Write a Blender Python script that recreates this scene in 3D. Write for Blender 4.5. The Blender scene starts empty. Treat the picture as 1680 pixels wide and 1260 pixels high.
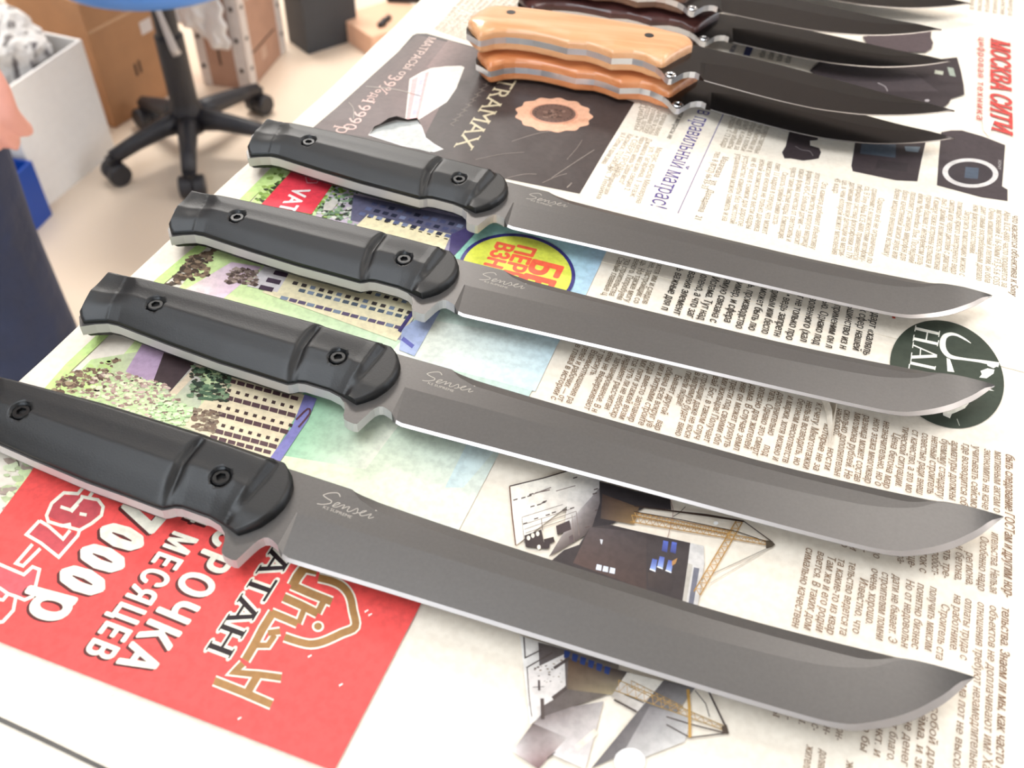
import bpy, bmesh, math, random
import numpy as np
from mathutils import Vector, Matrix
from mathutils.geometry import delaunay_2d_cdt
random.seed(7)
scene = bpy.context.scene
C = scene.collection
R = math.radians

# ------------------------------------------------------------------ camera, world, lights
FPX, PITCH, ROLL = 1505.91, 0.799043, 0.053778
TOP = 0.92                      # table surface (paper) height
TANG = TOP + 0.0117             # upper face of the black knives' steel
CZ = TANG + 0.2447575           # camera height
_f = np.array([0, math.cos(PITCH), -math.sin(PITCH)]); _u = np.array([0, math.sin(PITCH), math.cos(PITCH)]); _x = np.array([1., 0, 0])
_r2 = math.cos(ROLL)*_x + math.sin(ROLL)*_u; _u2 = -math.sin(ROLL)*_x + math.cos(ROLL)*_u
cam = bpy.data.cameras.new('camera'); camo = bpy.data.objects.new('camera', cam); C.objects.link(camo)
cam.sensor_width = 36; cam.lens = FPX/1680*36; cam.clip_start = 0.01
camo.matrix_world = Matrix(((_r2[0], _u2[0], -_f[0], 0), (_r2[1], _u2[1], -_f[1], 0), (_r2[2], _u2[2], -_f[2], CZ), (0, 0, 0, 1)))
cam.dof.use_dof = True; cam.dof.focus_distance = 0.36; cam.dof.aperture_fstop = 14
scene.camera = camo
def ray(px, py):
    return (px-840)/FPX*_r2 + (630-py)/FPX*_u2 + _f
def at_z(px, py, z=TOP):
    d = ray(px, py); t = (z-CZ)/d[2]; return np.array([d[0]*t, d[1]*t, z])
def at_y(px, py, y):
    d = ray(px, py); t = y/d[1]; return np.array([d[0]*t, y, CZ+d[2]*t])

world = bpy.data.worlds.new('world'); scene.world = world; world.use_nodes = True
bg = world.node_tree.nodes['Background']; bg.inputs[0].default_value = (0.95, 0.96, 1.0, 1); bg.inputs[1].default_value = 1.0
def area(name, loc, target, size, sizey, power, col):
    l = bpy.data.lights.new(name, 'AREA'); l.shape = 'RECTANGLE'; l.size = size; l.size_y = sizey; l.energy = power; l.color = col
    o = bpy.data.objects.new(name, l); C.objects.link(o); o.location = loc
    o.rotation_euler = (Vector(target)-Vector(loc)).to_track_quat('-Z', 'Y').to_euler(); return o
area('ceiling_lamp_right_offscreen', (1.25, 1.1, 2.772), (1.25, 1.1, 0), 1.3, 0.6, 26, (1.0, 0.965, 0.92))
area('ceiling_lamp_back_offscreen', (-0.9, 3.0, 2.772), (-0.9, 3.0, 0), 1.3, 0.6, 140, (1.0, 0.965, 0.92))
area('ceiling_lamp_left_offscreen', (-0.75, 0.0, 2.772), (-0.75, 0.0, 0), 1.3, 1.3, 50, (0.84, 0.92, 1.0))
area('window_front_offscreen', (-0.5, -2.59, 1.75), (-0.4, 0.4, 0.9), 2.2, 1.3, 110, (0.80, 0.90, 1.0))
area('window_right_offscreen', (2.79, 0.9, 1.65), (0.0, 0.6, 0.9), 2.0, 1.3, 46, (0.92, 0.95, 1.0))
scene.view_settings.view_transform = 'Standard'; scene.view_settings.look = 'None'
scene.view_settings.gamma = 1; scene.view_settings.use_curve_mapping = False
scene.view_settings.exposure = -0.68

# ------------------------------------------------------------------ helpers
def lin(c):
    return tuple(((v/255)/12.92 if v/255 <= .04045 else ((v/255+.055)/1.055)**2.4) for v in c)
def nodes_of(m):
    m.use_nodes = True; return m.node_tree.nodes, m.node_tree.links, m.node_tree.nodes['Principled BSDF']
def noise_bump(m, scale, strength, dist=0.001, detail=4, obj=False):
    n, l, b = nodes_of(m)
    tc = n.new('ShaderNodeTexCoord') if obj else n.new('ShaderNodeNewGeometry')
    t = n.new('ShaderNodeTexNoise'); t.inputs['Scale'].default_value = scale; t.inputs['Detail'].default_value = detail
    bp = n.new('ShaderNodeBump'); bp.inputs['Strength'].default_value = strength; bp.inputs['Distance'].default_value = dist
    l.new(tc.outputs['Object' if obj else 'Position'], t.inputs['Vector']); l.new(t.outputs['Fac'], bp.inputs['Height']); l.new(bp.outputs['Normal'], b.inputs['Normal'])
    return t
def mat(name, col, rough=.5, metal=0., spec=.5, var=0., vscale=60, bump=0, bscale=200, bdist=.0005, obj=True):
    m = bpy.data.materials.new(name); n, l, b = nodes_of(m)
    c = lin(col); b.inputs['Base Color'].default_value = (*c, 1); b.inputs['Roughness'].default_value = rough
    b.inputs['Metallic'].default_value = metal; b.inputs['Specular IOR Level'].default_value = spec
    if var:
        tc = n.new('ShaderNodeTexCoord'); t = n.new('ShaderNodeTexNoise'); t.inputs['Scale'].default_value = vscale; t.inputs['Detail'].default_value = 5
        r = n.new('ShaderNodeValToRGB'); r.color_ramp.elements[0].position = .3; r.color_ramp.elements[1].position = .7
        r.color_ramp.elements[0].color = (*[v*(1-var) for v in c], 1); r.color_ramp.elements[1].color = (*[min(1, v*(1+var)) for v in c], 1)
        l.new(tc.outputs['Object'], t.inputs['Vector']); l.new(t.outputs['Fac'], r.inputs['Fac']); l.new(r.outputs['Color'], b.inputs['Base Color'])
    if bump: noise_bump(m, bscale, bump, bdist, obj=obj)
    return m
def mesh(name, v, f, m, parent=None, smooth=False, mats=None, cols=None):
    me = bpy.data.meshes.new(name); me.from_pydata([tuple(map(float, p)) for p in v], [], f); me.update()
    for mm in (mats or [m]): me.materials.append(mm)
    if smooth: me.shade_smooth()
    if cols is not None:
        a = me.color_attributes.new('Col', 'FLOAT_COLOR', 'CORNER')
        vi = np.empty(len(me.loops), dtype=np.int32); me.loops.foreach_get('vertex_index', vi)
        arr = np.ones((len(vi), 4), dtype=np.float32); arr[:, :3] = np.asarray(cols, dtype=np.float32)[vi]; a.data.foreach_set('color', arr.ravel())
    o = bpy.data.objects.new(name, me); C.objects.link(o)
    if parent: o.parent = parent
    return o
def empty(name, loc=(0, 0, 0), rz=0):
    o = bpy.data.objects.new(name, None); C.objects.link(o); o.location = loc; o.rotation_euler = (0, 0, rz); return o
def tag(o, label, cat, group=None):
    o['label'] = label; o['category'] = cat
    if group: o['group'] = group
    return o
def prism(pts, z0, z1):
    n = len(pts); v = [(x, y, z1) for x, y in pts]+[(x, y, z0) for x, y in pts]
    return v, [list(range(n)), list(range(2*n-1, n-1, -1))]+[[i, i+n, (i+1) % n+n, (i+1) % n] for i in range(n)]
def bev(o, w, seg=2, ang=40):
    b = o.modifiers.new('bevel', 'BEVEL'); b.width = w; b.segments = seg; b.limit_method = 'ANGLE'; b.angle_limit = R(ang); return o
def merge(parts):
    V, F = [], []
    for v, f in parts:
        k = len(V); V += list(v); F += [[i+k for i in q] for q in f]
    return V, F
def box_vf(c, s, rz=0):
    ca, sa = math.cos(rz), math.sin(rz); v = []
    for z in (-1, 1):
        for x, y in ((-1, -1), (1, -1), (1, 1), (-1, 1)):
            a, b = x*s[0]/2, y*s[1]/2; v.append((c[0]+ca*a-sa*b, c[1]+sa*a+ca*b, c[2]+z*s[2]/2))
    return v, [[3, 2, 1, 0], [4, 5, 6, 7], [0, 1, 5, 4], [1, 2, 6, 5], [2, 3, 7, 6], [3, 0, 4, 7]]
def lathe(prof, seg=24, c=(0, 0, 0)):
    v = []; f = []
    for r, z in prof:
        for k in range(seg): a = 2*math.pi*k/seg; v.append((c[0]+r*math.cos(a), c[1]+r*math.sin(a), c[2]+z))
    for i in range(len(prof)-1):
        for k in range(seg): f.append([i*seg+k, i*seg+(k+1) % seg, (i+1)*seg+(k+1) % seg, (i+1)*seg+k])
    f.append(list(range(seg))[::-1]); f.append([(len(prof)-1)*seg+k for k in range(seg)]); return v, f
def tube(pts, rads, seg=10):
    v = []; f = []; P = [np.array(p, float) for p in pts]
    for i, p in enumerate(P):
        d = P[min(i+1, len(P)-1)]-P[max(i-1, 0)]; d = d/np.linalg.norm(d)
        a = np.cross(d, [0, 0, 1.]) if abs(d[2]) < .9 else np.cross(d, [1., 0, 0]); a /= np.linalg.norm(a); b = np.cross(d, a)
        for k in range(seg): t = 2*math.pi*k/seg; v.append(p+rads[i]*(math.cos(t)*a+math.sin(t)*b))
    for i in range(len(P)-1):
        for k in range(seg): f.append([i*seg+k, i*seg+(k+1) % seg, (i+1)*seg+(k+1) % seg, (i+1)*seg+k])
    f.append(list(range(seg))[::-1]); f.append([(len(P)-1)*seg+k for k in range(seg)]); return v, f
def recalc(o):
    bm = bmesh.new(); bm.from_mesh(o.data); bmesh.ops.recalc_face_normals(bm, faces=bm.faces); bm.to_mesh(o.data); bm.free(); return o
def interp(xs, tab):
    t = sorted(tab); return np.interp(xs, [p[0] for p in t], [p[1] for p in t])
def sinterp(x, tab):
    t = sorted(tab); xs = [p[0] for p in t]; ys = [p[1] for p in t]; i = max(0, min(len(xs)-2, int(np.searchsorted(xs, x))-1))
    def sl(j):
        if j <= 0 or j >= len(xs)-1: jj = max(0, min(len(xs)-2, j-1 if j else 0)); return (ys[jj+1]-ys[jj])/(xs[jj+1]-xs[jj])
        return (ys[j+1]-ys[j-1])/(xs[j+1]-xs[j-1])
    h = xs[i+1]-xs[i]; u = min(1, max(0, (x-xs[i])/h)); m0, m1 = sl(i)*h, sl(i+1)*h
    return ys[i]*(1-3*u*u+2*u**3)+ys[i+1]*(3*u*u-2*u**3)+m0*(u-2*u*u+u**3)+m1*(u**3-u*u)
def smooth_curve(pts, n=8):
    P = [np.array(p, float) for p in pts]; out = []
    for i in range(len(P)-1):
        p0, p1, p2, p3 = P[max(i-1, 0)], P[i], P[i+1], P[min(i+2, len(P)-1)]
        for k in range(n):
            t = k/n; out.append(.5*((2*p1)+(p2-p0)*t+(2*p0-5*p1+4*p2-p3)*t*t+(3*p1-p0-3*p2+p3)*t**3))
    return out+[P[-1]]

# ------------------------------------------------------------------ floor and table
m_floor = mat('floor_linoleum', (236, 216, 194), .32, var=.04, vscale=3)
m_board = mat('table_board', (225, 215, 198), .5, var=.05)
m_tmetal = mat('table_metal', (70, 70, 74), .45, .6)
RX0, RX1, RY0, RY1, RH = -3.2, 2.8, -2.6, 4.6, 2.8
m_wall = mat('painted_wall', (214, 212, 210), .8, var=.02, vscale=4); m_ceil = mat('painted_ceiling', (222, 222, 222), .9)
def struct(name, vf, m): o = mesh(name, *vf, m); o['kind'] = 'structure'; return o
cxr, cyr = (RX0+RX1)/2, (RY0+RY1)/2
struct('floor', box_vf((cxr, cyr, -.05), (RX1-RX0+.2, RY1-RY0+.2, .1)), m_floor)
struct('ceiling', box_vf((cxr, cyr, RH+.05), (RX1-RX0+.2, RY1-RY0+.2, .1)), m_ceil)
struct('wall_left', box_vf((RX0-.05, cyr, RH/2), (.1, RY1-RY0, RH)), m_wall); struct('wall_back', box_vf((cxr, RY1+.05, RH/2), (RX1-RX0+.2, .1, RH)), m_wall)
def holed(name, a0, a1, b0, b1, z0, z1, horiz, c):
    parts = []
    for (p0, p1, q0, q1) in [(a0, b0, 0, RH), (b1, a1, 0, RH), (b0, b1, 0, z0), (b0, b1, z1, RH)]:
        ctr, w = (p0+p1)/2, p1-p0; parts.append(box_vf((ctr, c, (q0+q1)/2), (w, .1, q1-q0)) if horiz else box_vf((c, ctr, (q0+q1)/2), (.1, w, q1-q0)))
    struct(name, merge(parts), m_wall)
def window(name, c, w, h, horiz):
    o = struct(name, box_vf(c, (w, .006, h) if horiz else (.006, w, h)), m_pane)
    for d in (-.5, 0, .5): mesh('window_frame', *box_vf((c[0]+(d*w if horiz else 0), c[1]+(0 if horiz else d*w), c[2]), (.06, .06, h+.06)), m_ceil, o)
    for d in (-.5, .5): mesh('window_frame', *box_vf((c[0], c[1], c[2]+d*h), (w, .06, .06) if horiz else (.06, w, .06)), m_ceil, o)
m_pane = mat('window_glass', (235, 240, 245), .05); nodes_of(m_pane)[2].inputs['Transmission Weight'].default_value = 1
holed('wall_front', RX0, RX1, -1.7, .7, 1.0, 2.45, True, RY0-.05); window('window_1', (-.5, RY0-.05, 1.725), 2.4, 1.45, True)
holed('wall_right', RY0, RY1, -.2, 2.0, .95, 2.35, False, RX1+.05); window('window_2', (RX1+.05, .9, 1.65), 2.2, 1.4, False)
for k, (lx, ly) in enumerate([(1.25, 1.1), (-.9, 3.0), (-.75, 0.0)]):
    e = empty('ceiling_lamp', (lx, ly, RH)); mesh('housing', *box_vf((0, 0, -.012), (1.34, .64, .024) if k < 2 else (1.34, 1.34, .024)), m_ceil, e)
    tag(e, ['flat ceiling lamp panel near the side window', 'flat ceiling lamp panel over the cartons', 'square ceiling lamp panel above the person'][k], 'lamp')
E0 = at_z(60, 600)[:2]; E1 = at_z(690, 3)[:2]; VD = (E1-E0)/np.linalg.norm(E1-E0); UD = np.array([VD[1], -VD[0]])
def TB(u, v, z=TOP): p = E0+u*UD+v*VD; return (p[0], p[1], z)
def uv_of(px, py): p = at_z(px, py)[:2]-E0; return float(p@UD), float(p@VD)
tb = empty('work_table', TB(.38, .18, 0)); loc0 = np.array(TB(.38, .18, 0)); trz = math.atan2(UD[1], UD[0])
tb.rotation_euler = (0, 0, trz)
bev(mesh('tabletop', *box_vf((0, 0, TOP-.0012-.014), (.764, 1.16, .028)), m_board, tb), .002)
for sx in (-1, 1):
    for sy in (-1, 1): mesh('leg', *box_vf((sx*.33, sy*.52, (TOP-.029)/2), (.045, .045, TOP-.0285)), m_tmetal, tb)
for sy in (-1, 1): mesh('apron', *box_vf((0, sy*.52, TOP-.06), (.62, .02, .06)), m_tmetal, tb)
tag(tb, 'long work table covered with newspaper sheets', 'table')

# ------------------------------------------------------------------ print helpers
def ink_material(name, rough=.62, paper=False, col=None):
    m = bpy.data.materials.new(name); n, l, b = nodes_of(m)
    b.inputs['Roughness'].default_value = rough; b.inputs['Specular IOR Level'].default_value = .35
    g = n.new('ShaderNodeNewGeometry')
    t = n.new('ShaderNodeTexNoise'); t.inputs['Scale'].default_value = 420; t.inputs['Detail'].default_value = 3
    l.new(g.outputs['Position'], t.inputs['Vector'])
    mx = n.new('ShaderNodeMix'); mx.data_type = 'RGBA'; mx.blend_type = 'MULTIPLY'; mx.inputs[0].default_value = 1
    r = n.new('ShaderNodeValToRGB'); r.color_ramp.elements[0].color = (.93, .92, .91, 1) if paper else (.85, .85, .85, 1); r.color_ramp.elements[1].color = (1, 1, 1, 1)
    r.color_ramp.elements[0].position = .35; r.color_ramp.elements[1].position = .6
    l.new(t.outputs['Fac'], r.inputs['Fac']); l.new(r.outputs['Color'], mx.inputs[7])
    if col: mx.inputs[6].default_value = (*lin(col), 1)
    else:
        a = n.new('ShaderNodeAttribute'); a.attribute_name = 'Col'; l.new(a.outputs['Color'], mx.inputs[6])
    l.new(mx.outputs[2], b.inputs['Base Color'])
    w = n.new('ShaderNodeTexNoise'); w.inputs['Scale'].default_value = 14; w.inputs['Detail'].default_value = 3; w.inputs['Distortion'].default_value = .8
    l.new(g.outputs['Position'], w.inputs['Vector'])
    bp = n.new('ShaderNodeBump'); bp.inputs['Strength'].default_value = .35; bp.inputs['Distance'].default_value = .004
    l.new(w.outputs['Fac'], bp.inputs['Height']); l.new(bp.outputs['Normal'], b.inputs['Normal'])
    return m
M_INK = ink_material('printed_ink'); M_GLOSS = ink_material('coated_print', .42)
M_PAPER = ink_material('newsprint', .7, True, (240, 229, 212))
LZ = 0.00004
class Print:
    """flat print collected as coloured polygons lying on the paper"""
    def __init__(s): s.v = []; s.f = []; s.c = []; s.p = []
    def raw(s, P, col, lay, faces=None):
        k = len(s.v); s.p.append((k, k+len(P), lay))
        s.v += [(p[0], p[1]) for p in P]
        cc = [lin(col)]*len(P) if not isinstance(col, list) else [lin(q) for q in col]
        s.c += cc; s.f += [[i+k for i in q] for q in faces] if faces else [list(range(k, k+len(P)))]
    def poly(s, px, col, lay=2): s.raw([at_z(*p) for p in px], col, lay)
    def grad(s, px4, cols, lay=2, n=12):
        a, b, c, d = [np.array(p, float) for p in px4]; ca, cb, cc, cd = [np.array(q, float) for q in cols]
        P = []; K = []
        for i in range(n+1):
            for j in range(n+1):
                u, w = i/n, j/n
                P.append(at_z(*((a*(1-u)+b*u)*(1-w)+(d*(1-u)+c*u)*w))); K.append(tuple((ca*(1-u)+cb*u)*(1-w)+(cd*(1-u)+cc*u)*w))
        s.raw(P, K, lay, [[i*(n+1)+j, (i+1)*(n+1)+j, (i+1)*(n+1)+j+1, i*(n+1)+j+1] for i in range(n) for j in range(n)])
    def ell(s, cx, cy, rx, ry, col, lay=2, n=40, rot=0, lobes=0, amp=0):
        q = []
        for k in range(n):
            a = 2*math.pi*k/n; e = 1+amp*math.cos(lobes*a) if lobes else 1
            x, y = rx*e*math.cos(a), ry*e*math.sin(a); q.append((cx+x*math.cos(rot)-y*math.sin(rot), cy+x*math.sin(rot)+y*math.cos(rot)))
        s.poly(q, col, lay)
    def stroke(s, px, w, col, lay=3, closed=False, sm=0):
        """ribbon along pixel points, width in pixels (number or list)"""
        P = [np.array(p, float) for p in px]; W = list(w) if isinstance(w, (list, tuple)) else [w]*len(P)
        if sm:
            Q = smooth_curve([(*p, ww) for p, ww in zip(P, W)], sm); P = [q[:2] for q in Q]; W = [q[2] for q in Q]
        if closed: P.append(P[0]); W.append(W[0])
        L, Rr = [], []
        for i, p in enumerate(P):
            if closed and i in (0, len(P)-1): d0, d1 = P[0]-P[-2], P[1]-P[0]
            else: d0 = p-P[i-1] if i else P[1]-p; d1 = P[i+1]-p if i < len(P)-1 else d0
            d0 = d0/(np.linalg.norm(d0)+1e-9); d1 = d1/(np.linalg.norm(d1)+1e-9); t = d0+d1; t = t/(np.linalg.norm(t)+1e-9)
            nn = np.array([-t[1], t[0]]); k = 1/max(.5, float(nn@np.array([-d0[1], d0[0]])))
            L.append(p+nn*W[i]/2*k); Rr.append(p-nn*W[i]/2*k)
        Q = []
        for a, b in zip(L, Rr): Q += [at_z(*a), at_z(*b)]
        s.raw(Q, col, lay, [[2*i, 2*i+1, 2*i+3, 2*i+2] for i in range(len(L)-1)])
    def blobs(s, quad, cols, n, r0, r1, lay=3, asp=.55):
        a, b, c, d = [np.array(p, float) for p in quad]
        for k in range(n):
            u, w = random.random(), random.random(); p = (a*(1-u)+b*u)*(1-w)+(d*(1-u)+c*u)*w
            r = random.uniform(r0, r1); q = []
            for t in range(7): g = 2*math.pi*t/7; e = random.uniform(.6, 1.2); q.append((p[0]+r*e*math.cos(g), p[1]+r*asp*e*math.sin(g)))
            s.poly(q, random.choice(cols), lay)
    def build(s, name, parent, m=None, base=2e-5):
        lays = {}                                        # stack the pieces in print order, microns apart
        for a, b, l in s.p: lays.setdefault(round(l, 3), []).append((a, b))
        z = base; V = [None]*len(s.v)
        for l in sorted(lays):
            for i, (a, b) in enumerate(lays[l]):
                for q in range(a, b): V[q] = (s.v[q][0], s.v[q][1], TOP+z+(i % 60)*5e-7)
            z += min(60, len(lays[l]))*5e-7+3e-6
        s.top = z; o = mesh(name, V, s.f, m or M_INK, parent, cols=s.c)
        bm = bmesh.new(); bm.from_mesh(o.data)
        for f in bm.faces:
            f.normal_update()
            if f.normal.z < 0: f.normal_flip()
        bm.to_mesh(o.data); bm.free(); return o
# glyphs from the built-in font
_gc = {}
def glyph(ch, bold=0, serif=False):
    bold = 0; key = (ch, serif)
    if key in _gc: return _gc[key]
    def get(body, fill=False):
        cu = bpy.data.curves.new('glyph', 'FONT'); cu.body = body; cu.resolution_u = 2; cu.fill_mode = 'NONE'
        o = bpy.data.objects.new('glyph', cu); C.objects.link(o); dg = bpy.context.evaluated_depsgraph_get(); dg.update()
        me = bpy.data.meshes.new_from_object(o.evaluated_get(dg)); P = [(v.co.x, v.co.y) for v in me.vertices]; E_ = [tuple(sorted(e.vertices)) for e in me.edges]
        bpy.data.objects.remove(o); bpy.data.curves.remove(cu); bpy.data.meshes.remove(me)
        if not fill: return P, []
        lab = list(range(len(P)))                       # contours run in index order
        for a, b in E_:
            if b == a+1: lab[b] = lab[a]
        loops = {}
        for i, q in enumerate(lab): loops.setdefault(q, []).append(i)
        loops = [l for l in loops.values() if len(l) > 2]
        ed = [(l[i], l[(i+1) % len(l)]) for l in loops for i in range(len(l))]
        vo, eo, fo, *_ = delaunay_2d_cdt([Vector(p) for p in P], ed, [], 0, 1e-5)
        F = []
        for f in fo:
            cx = sum(vo[i].x for i in f)/3; cy = sum(vo[i].y for i in f)/3; wn = 0
            for l in loops:
                for i in range(len(l)):
                    (x0, y0), (x1, y1) = P[l[i]], P[l[(i+1) % len(l)]]
                    if (y0 > cy) != (y1 > cy) and cx < x0+(cy-y0)*(x1-x0)/(y1-y0): wn += 1 if y1 > y0 else -1
            if wn: F.append(list(f))
        return [(p.x, p.y) for p in vo], F
    if '||' not in _gc: V, F = get('||'); _gc['||'] = max(p[0] for p in V)-min(p[0] for p in V)
    SR_ = []
    if ch == ' ': V, F, adv = [], [], .28
    else:
        V, F = get(ch, True)
        b0, _ = get('||'); w0 = max(p[0] for p in b0)-min(p[0] for p in b0)
        b1, _ = get('|'+ch+'|'); adv = max(p[0] for p in b1)-min(p[0] for p in b1)-w0
        if serif and V:
            cnt = {}
            for q in F:
                for i in range(len(q)): e = tuple(sorted((q[i], q[(i+1) % len(q)]))); cnt[e] = cnt.get(e, 0)+1
            ys = [p[1] for p in V]; lv = {round(min(ys), 2), round(max(ys), 2), 0.0}
            for e, c in cnt.items():
                if c != 1: continue
                p, q = V[e[0]], V[e[1]]
                if abs(p[1]-q[1]) < .004 and .03 < abs(p[0]-q[0]) < .2 and any(abs(p[1]-y) < .02+bold for y in lv):
                    x0, x1 = min(p[0], q[0])-.055, max(p[0], q[0])+.055; t = .045 if p[1] < .2 else -.045; k = len(V)
                    SR_.append([(x0, p[1]), (x1, p[1]), (x1, p[1]+t), (x0, p[1]+t)])
    _gc[key] = (V, F, adv, SR_); return _gc[key]
def href(ch, bold=0):
    V = glyph(ch, bold)[0]; return max(p[1] for p in V)
def text(pr, s, p0, p1, up, col, lay=3, ref='x', bold=0., serif=True, italic=0., shift=(0, 0), gap=0.):
    """string from pixel p0 to p1 along the baseline; up = pixel vector of the reference height at p0"""
    p0 = (p0[0]+shift[0], p0[1]+shift[1]); p1 = (p1[0]+shift[0], p1[1]+shift[1])
    A = at_z(*p0)[:2]; B = at_z(*p1)[:2]; rd = B-A; ln = np.linalg.norm(rd); rd = rd/ln; ud = np.array([-rd[1], rd[0]])
    h = abs((at_z(p0[0]+up[0], p0[1]+up[1])[:2]-A)@ud)/href(ref, bold)
    G = [glyph(c, bold, serif) for c in s]; tot = sum(g[2] for g in G)+gap*(len(G)-1); sx = ln/tot; x = 0
    offs = [(0, 0)] if bold <= 0 else ([(-bold*.7, 0), (bold*.7, 0)] if bold < .03 else [(0, 0)]+[(bold*math.cos(q*math.pi/5), bold*.6*math.sin(q*math.pi/5)) for q in range(10)])
    for V, F, adv, SRF in G:
        for ox, oy in offs:
            if V: pr.raw([A+((vx+x+ox)*sx+(vy+oy)*h*italic)*rd+(vy+oy)*h*ud for vx, vy in V], col, lay, F)
            for q in SRF: pr.raw([A+((vx+x+ox)*sx+(vy+oy)*h*italic)*rd+(vy+oy)*h*ud for vx, vy in q], col, lay)
        x += adv+gap
def block(pr, lines, first, last, up, col, **kw):
    """lines spread from the first (start px, end px) to the last; each fills its line unless it ends a paragraph"""
    n = len(lines)
    for i, s in enumerate(lines):
        t = i/max(1, n-1); a = np.array(first[0])*(1-t)+np.array(last[0])*t; b = np.array(first[1])*(1-t)+np.array(last[1])*t
        fr = 1.
        if s.endswith('~'): s = s[:-1]; fr = len(s)/max(len(q) for q in lines)
        if s.startswith('>'): s = s[1:]; a = a+(b-a)*.1
        text(pr, s, tuple(a), tuple(a+(b-a)*fr), up, col, **kw)

# ------------------------------------------------------------------ newspaper sheets
def sheet(name, uvs, z, fold=None, thick=.0002):
    """paper sheet given by table coordinates; optional flap that hangs over the table edge"""
    v, f = prism([TB(*p)[:2] for p in uvs], z-thick, z); o = mesh(name, v, f, M_PAPER); return recalc(o)
def flap(parent, v0, v1, z, n=40, drop=.05):
    V = []; F = []; prof = [(0.002, 0), (-.0012, -.0004), (-.0026, -.0018), (-.0032, -.004), (-.0036, -.012), (-.0045, -drop)]
    for i in range(n+1):
        vv = v0+(v1-v0)*i/n; wv = .0009*math.sin(vv*31)+.0006*math.sin(vv*77+1)
        for j, (u, dz) in enumerate(prof): V.append(TB(u+wv*(j > 0)*min(1, j/3)*1.4, vv, z+dz))
    k = len(prof)
    for i in range(n):
        for j in range(k-1): F.append([i*k+j, (i+1)*k+j, (i+1)*k+j+1, i*k+j+1])
    return recalc(mesh('folded_edge', V, F, M_PAPER, parent, smooth=True))
VK1 = uv_of(500, 262)[1]
back = sheet('newspaper_sheet', [(.0015, .10), (.74, .10), (.74, .74), (.0015, .74)], TOP-.0008)
tag(back, 'yellowed newspaper page of small grey columns underneath the mattress advert page', 'newspaper')
flap(back, VK1+.004, .74, TOP-.0008)
low = sheet('newspaper_sheet', [(.0015, -.38), (.74, -.38), (.74, VK1+.01), (.0015, VK1+.003)], TOP-.0004)
tag(low, 'newspaper spread with red advert, apartment block picture and building article', 'newspaper')
flap(low, -.38, VK1+.003, TOP-.0004)
BROWNISH = (104, 80, 58)

# ---- mattress / camera page
mp = [(684, 54), (700, 54), (735, 64), (770, 74), (800, 70)]
mv = [uv_of(*p) for p in mp]; vt = mv[-1][1]
ux = uv_of(520, 206)[0]
mat_uv = mv+[(.74, vt-.004), (.74, VK1-.028), (uv_of(830, 300)[0], VK1-.02), (uv_of(505, 216)[0], uv_of(505, 216)[1]), uv_of(560, 170), uv_of(617, 125.7), uv_of(677, 57)]
msheet = sheet('newspaper_sheet', mat_uv, TOP-.00005, thick=.0002)
tag(msheet, 'newspaper page with dark mattress advert and camera article', 'newspaper')
P_ = Print()
dark = (66, 56, 54)
P_.poly([(684, 55), (700, 55), (735, 65), (771, 75), (800, 85), (1041, 168), (997, 240), (951, 318), (822, 292), (600, 250), (508, 214), (560, 170), (617, 126), (677, 58)], dark, 1)
P_.grad([(684, 57), (772, 78), (690, 236), (512, 213)], [(92, 78, 74), (150, 124, 120), (104, 84, 82), (84, 66, 64)], 2)
P_.grad([(735, 66), (800, 86), (770, 135), (700, 110)], [(140, 118, 112), (74, 62, 60), (70, 60, 58), (138, 112, 108)], 2.2)
P_.poly([(672, 129.5), (690, 119), (706.7, 112), (730, 109), (756, 108), (762, 110.5), (748.6, 145), (733, 167.6), (710, 182), (687.6, 196), (664.8, 196)], (238, 226, 212), 3)
P_.poly([(676, 130), (704, 117), (686, 196), (666, 196)], (226, 170, 168), 3.5); P_.poly([(686, 126), (698, 121), (682, 193), (673, 194)], (222, 214, 222), 4)
for i in range(4): P_.poly([(687-i*3, 132+i*16), (695-i*3, 130+i*16), (692-i*3, 140+i*16), (684-i*3, 142+i*16)], (190, 186, 200), 4.5)
text(P_, 'МАТРАСЫ от', (704, 60), (648, 128), (11, 4), (226, 196, 182), 5, ref='М')
text(P_, '39%', (641, 122), (613, 152), (19, 5), (214, 178, 166), 5, ref='3'); text(P_, 'до', (611, 152), (600, 166), (9, 2), (214, 178, 166), 5)
text(P_, '19990', (598, 160), (560, 212), (19, 5), (220, 182, 172), 5, ref='1'); text(P_, 'р', (556, 206), (548, 218), (14, 3), (214, 178, 166), 5)
text(P_, 'ULTRAMAX', (842, 98), (745, 240), (25, 6), (206, 192, 160), 5, ref='X')
for i in range(9): P_.stroke([(800-i*7.2, 130+i*8.2), (806-i*7.2, 133+i*8.2), (797-i*7.2, 138+i*8.2), (803-i*7.2, 141+i*8.2)], .8, (128, 116, 106), 5, sm=3)
P_.ell(908.6, 188.6, 62, 27.5, (232, 178, 146), 4, 96, .05, 13, .045); P_.ell(908.6, 187, 40, 17, (212, 152, 124), 4.4, 40, .05); P_.ell(908.6, 186, 36, 15, (110, 84, 74), 4.6, 40, .05)
for k in range(26): a = k*.242; P_.stroke([(908.6+29*math.cos(a), 186+12*math.sin(a)), (908.6+32*math.cos(a), 186+13.3*math.sin(a))], 1.6, (70, 54, 48), 4.8)
P_.blobs([(890, 180), (926, 180), (926, 193), (890, 193)], [(84, 64, 56), (140, 112, 98)], 40, 1.5, 4, 4.8)
text(P_, 'КАЧЕСТВО', (925, 206), (966, 197), (0, -4), (206, 144, 108), 5, ref='К', serif=False)
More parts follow.
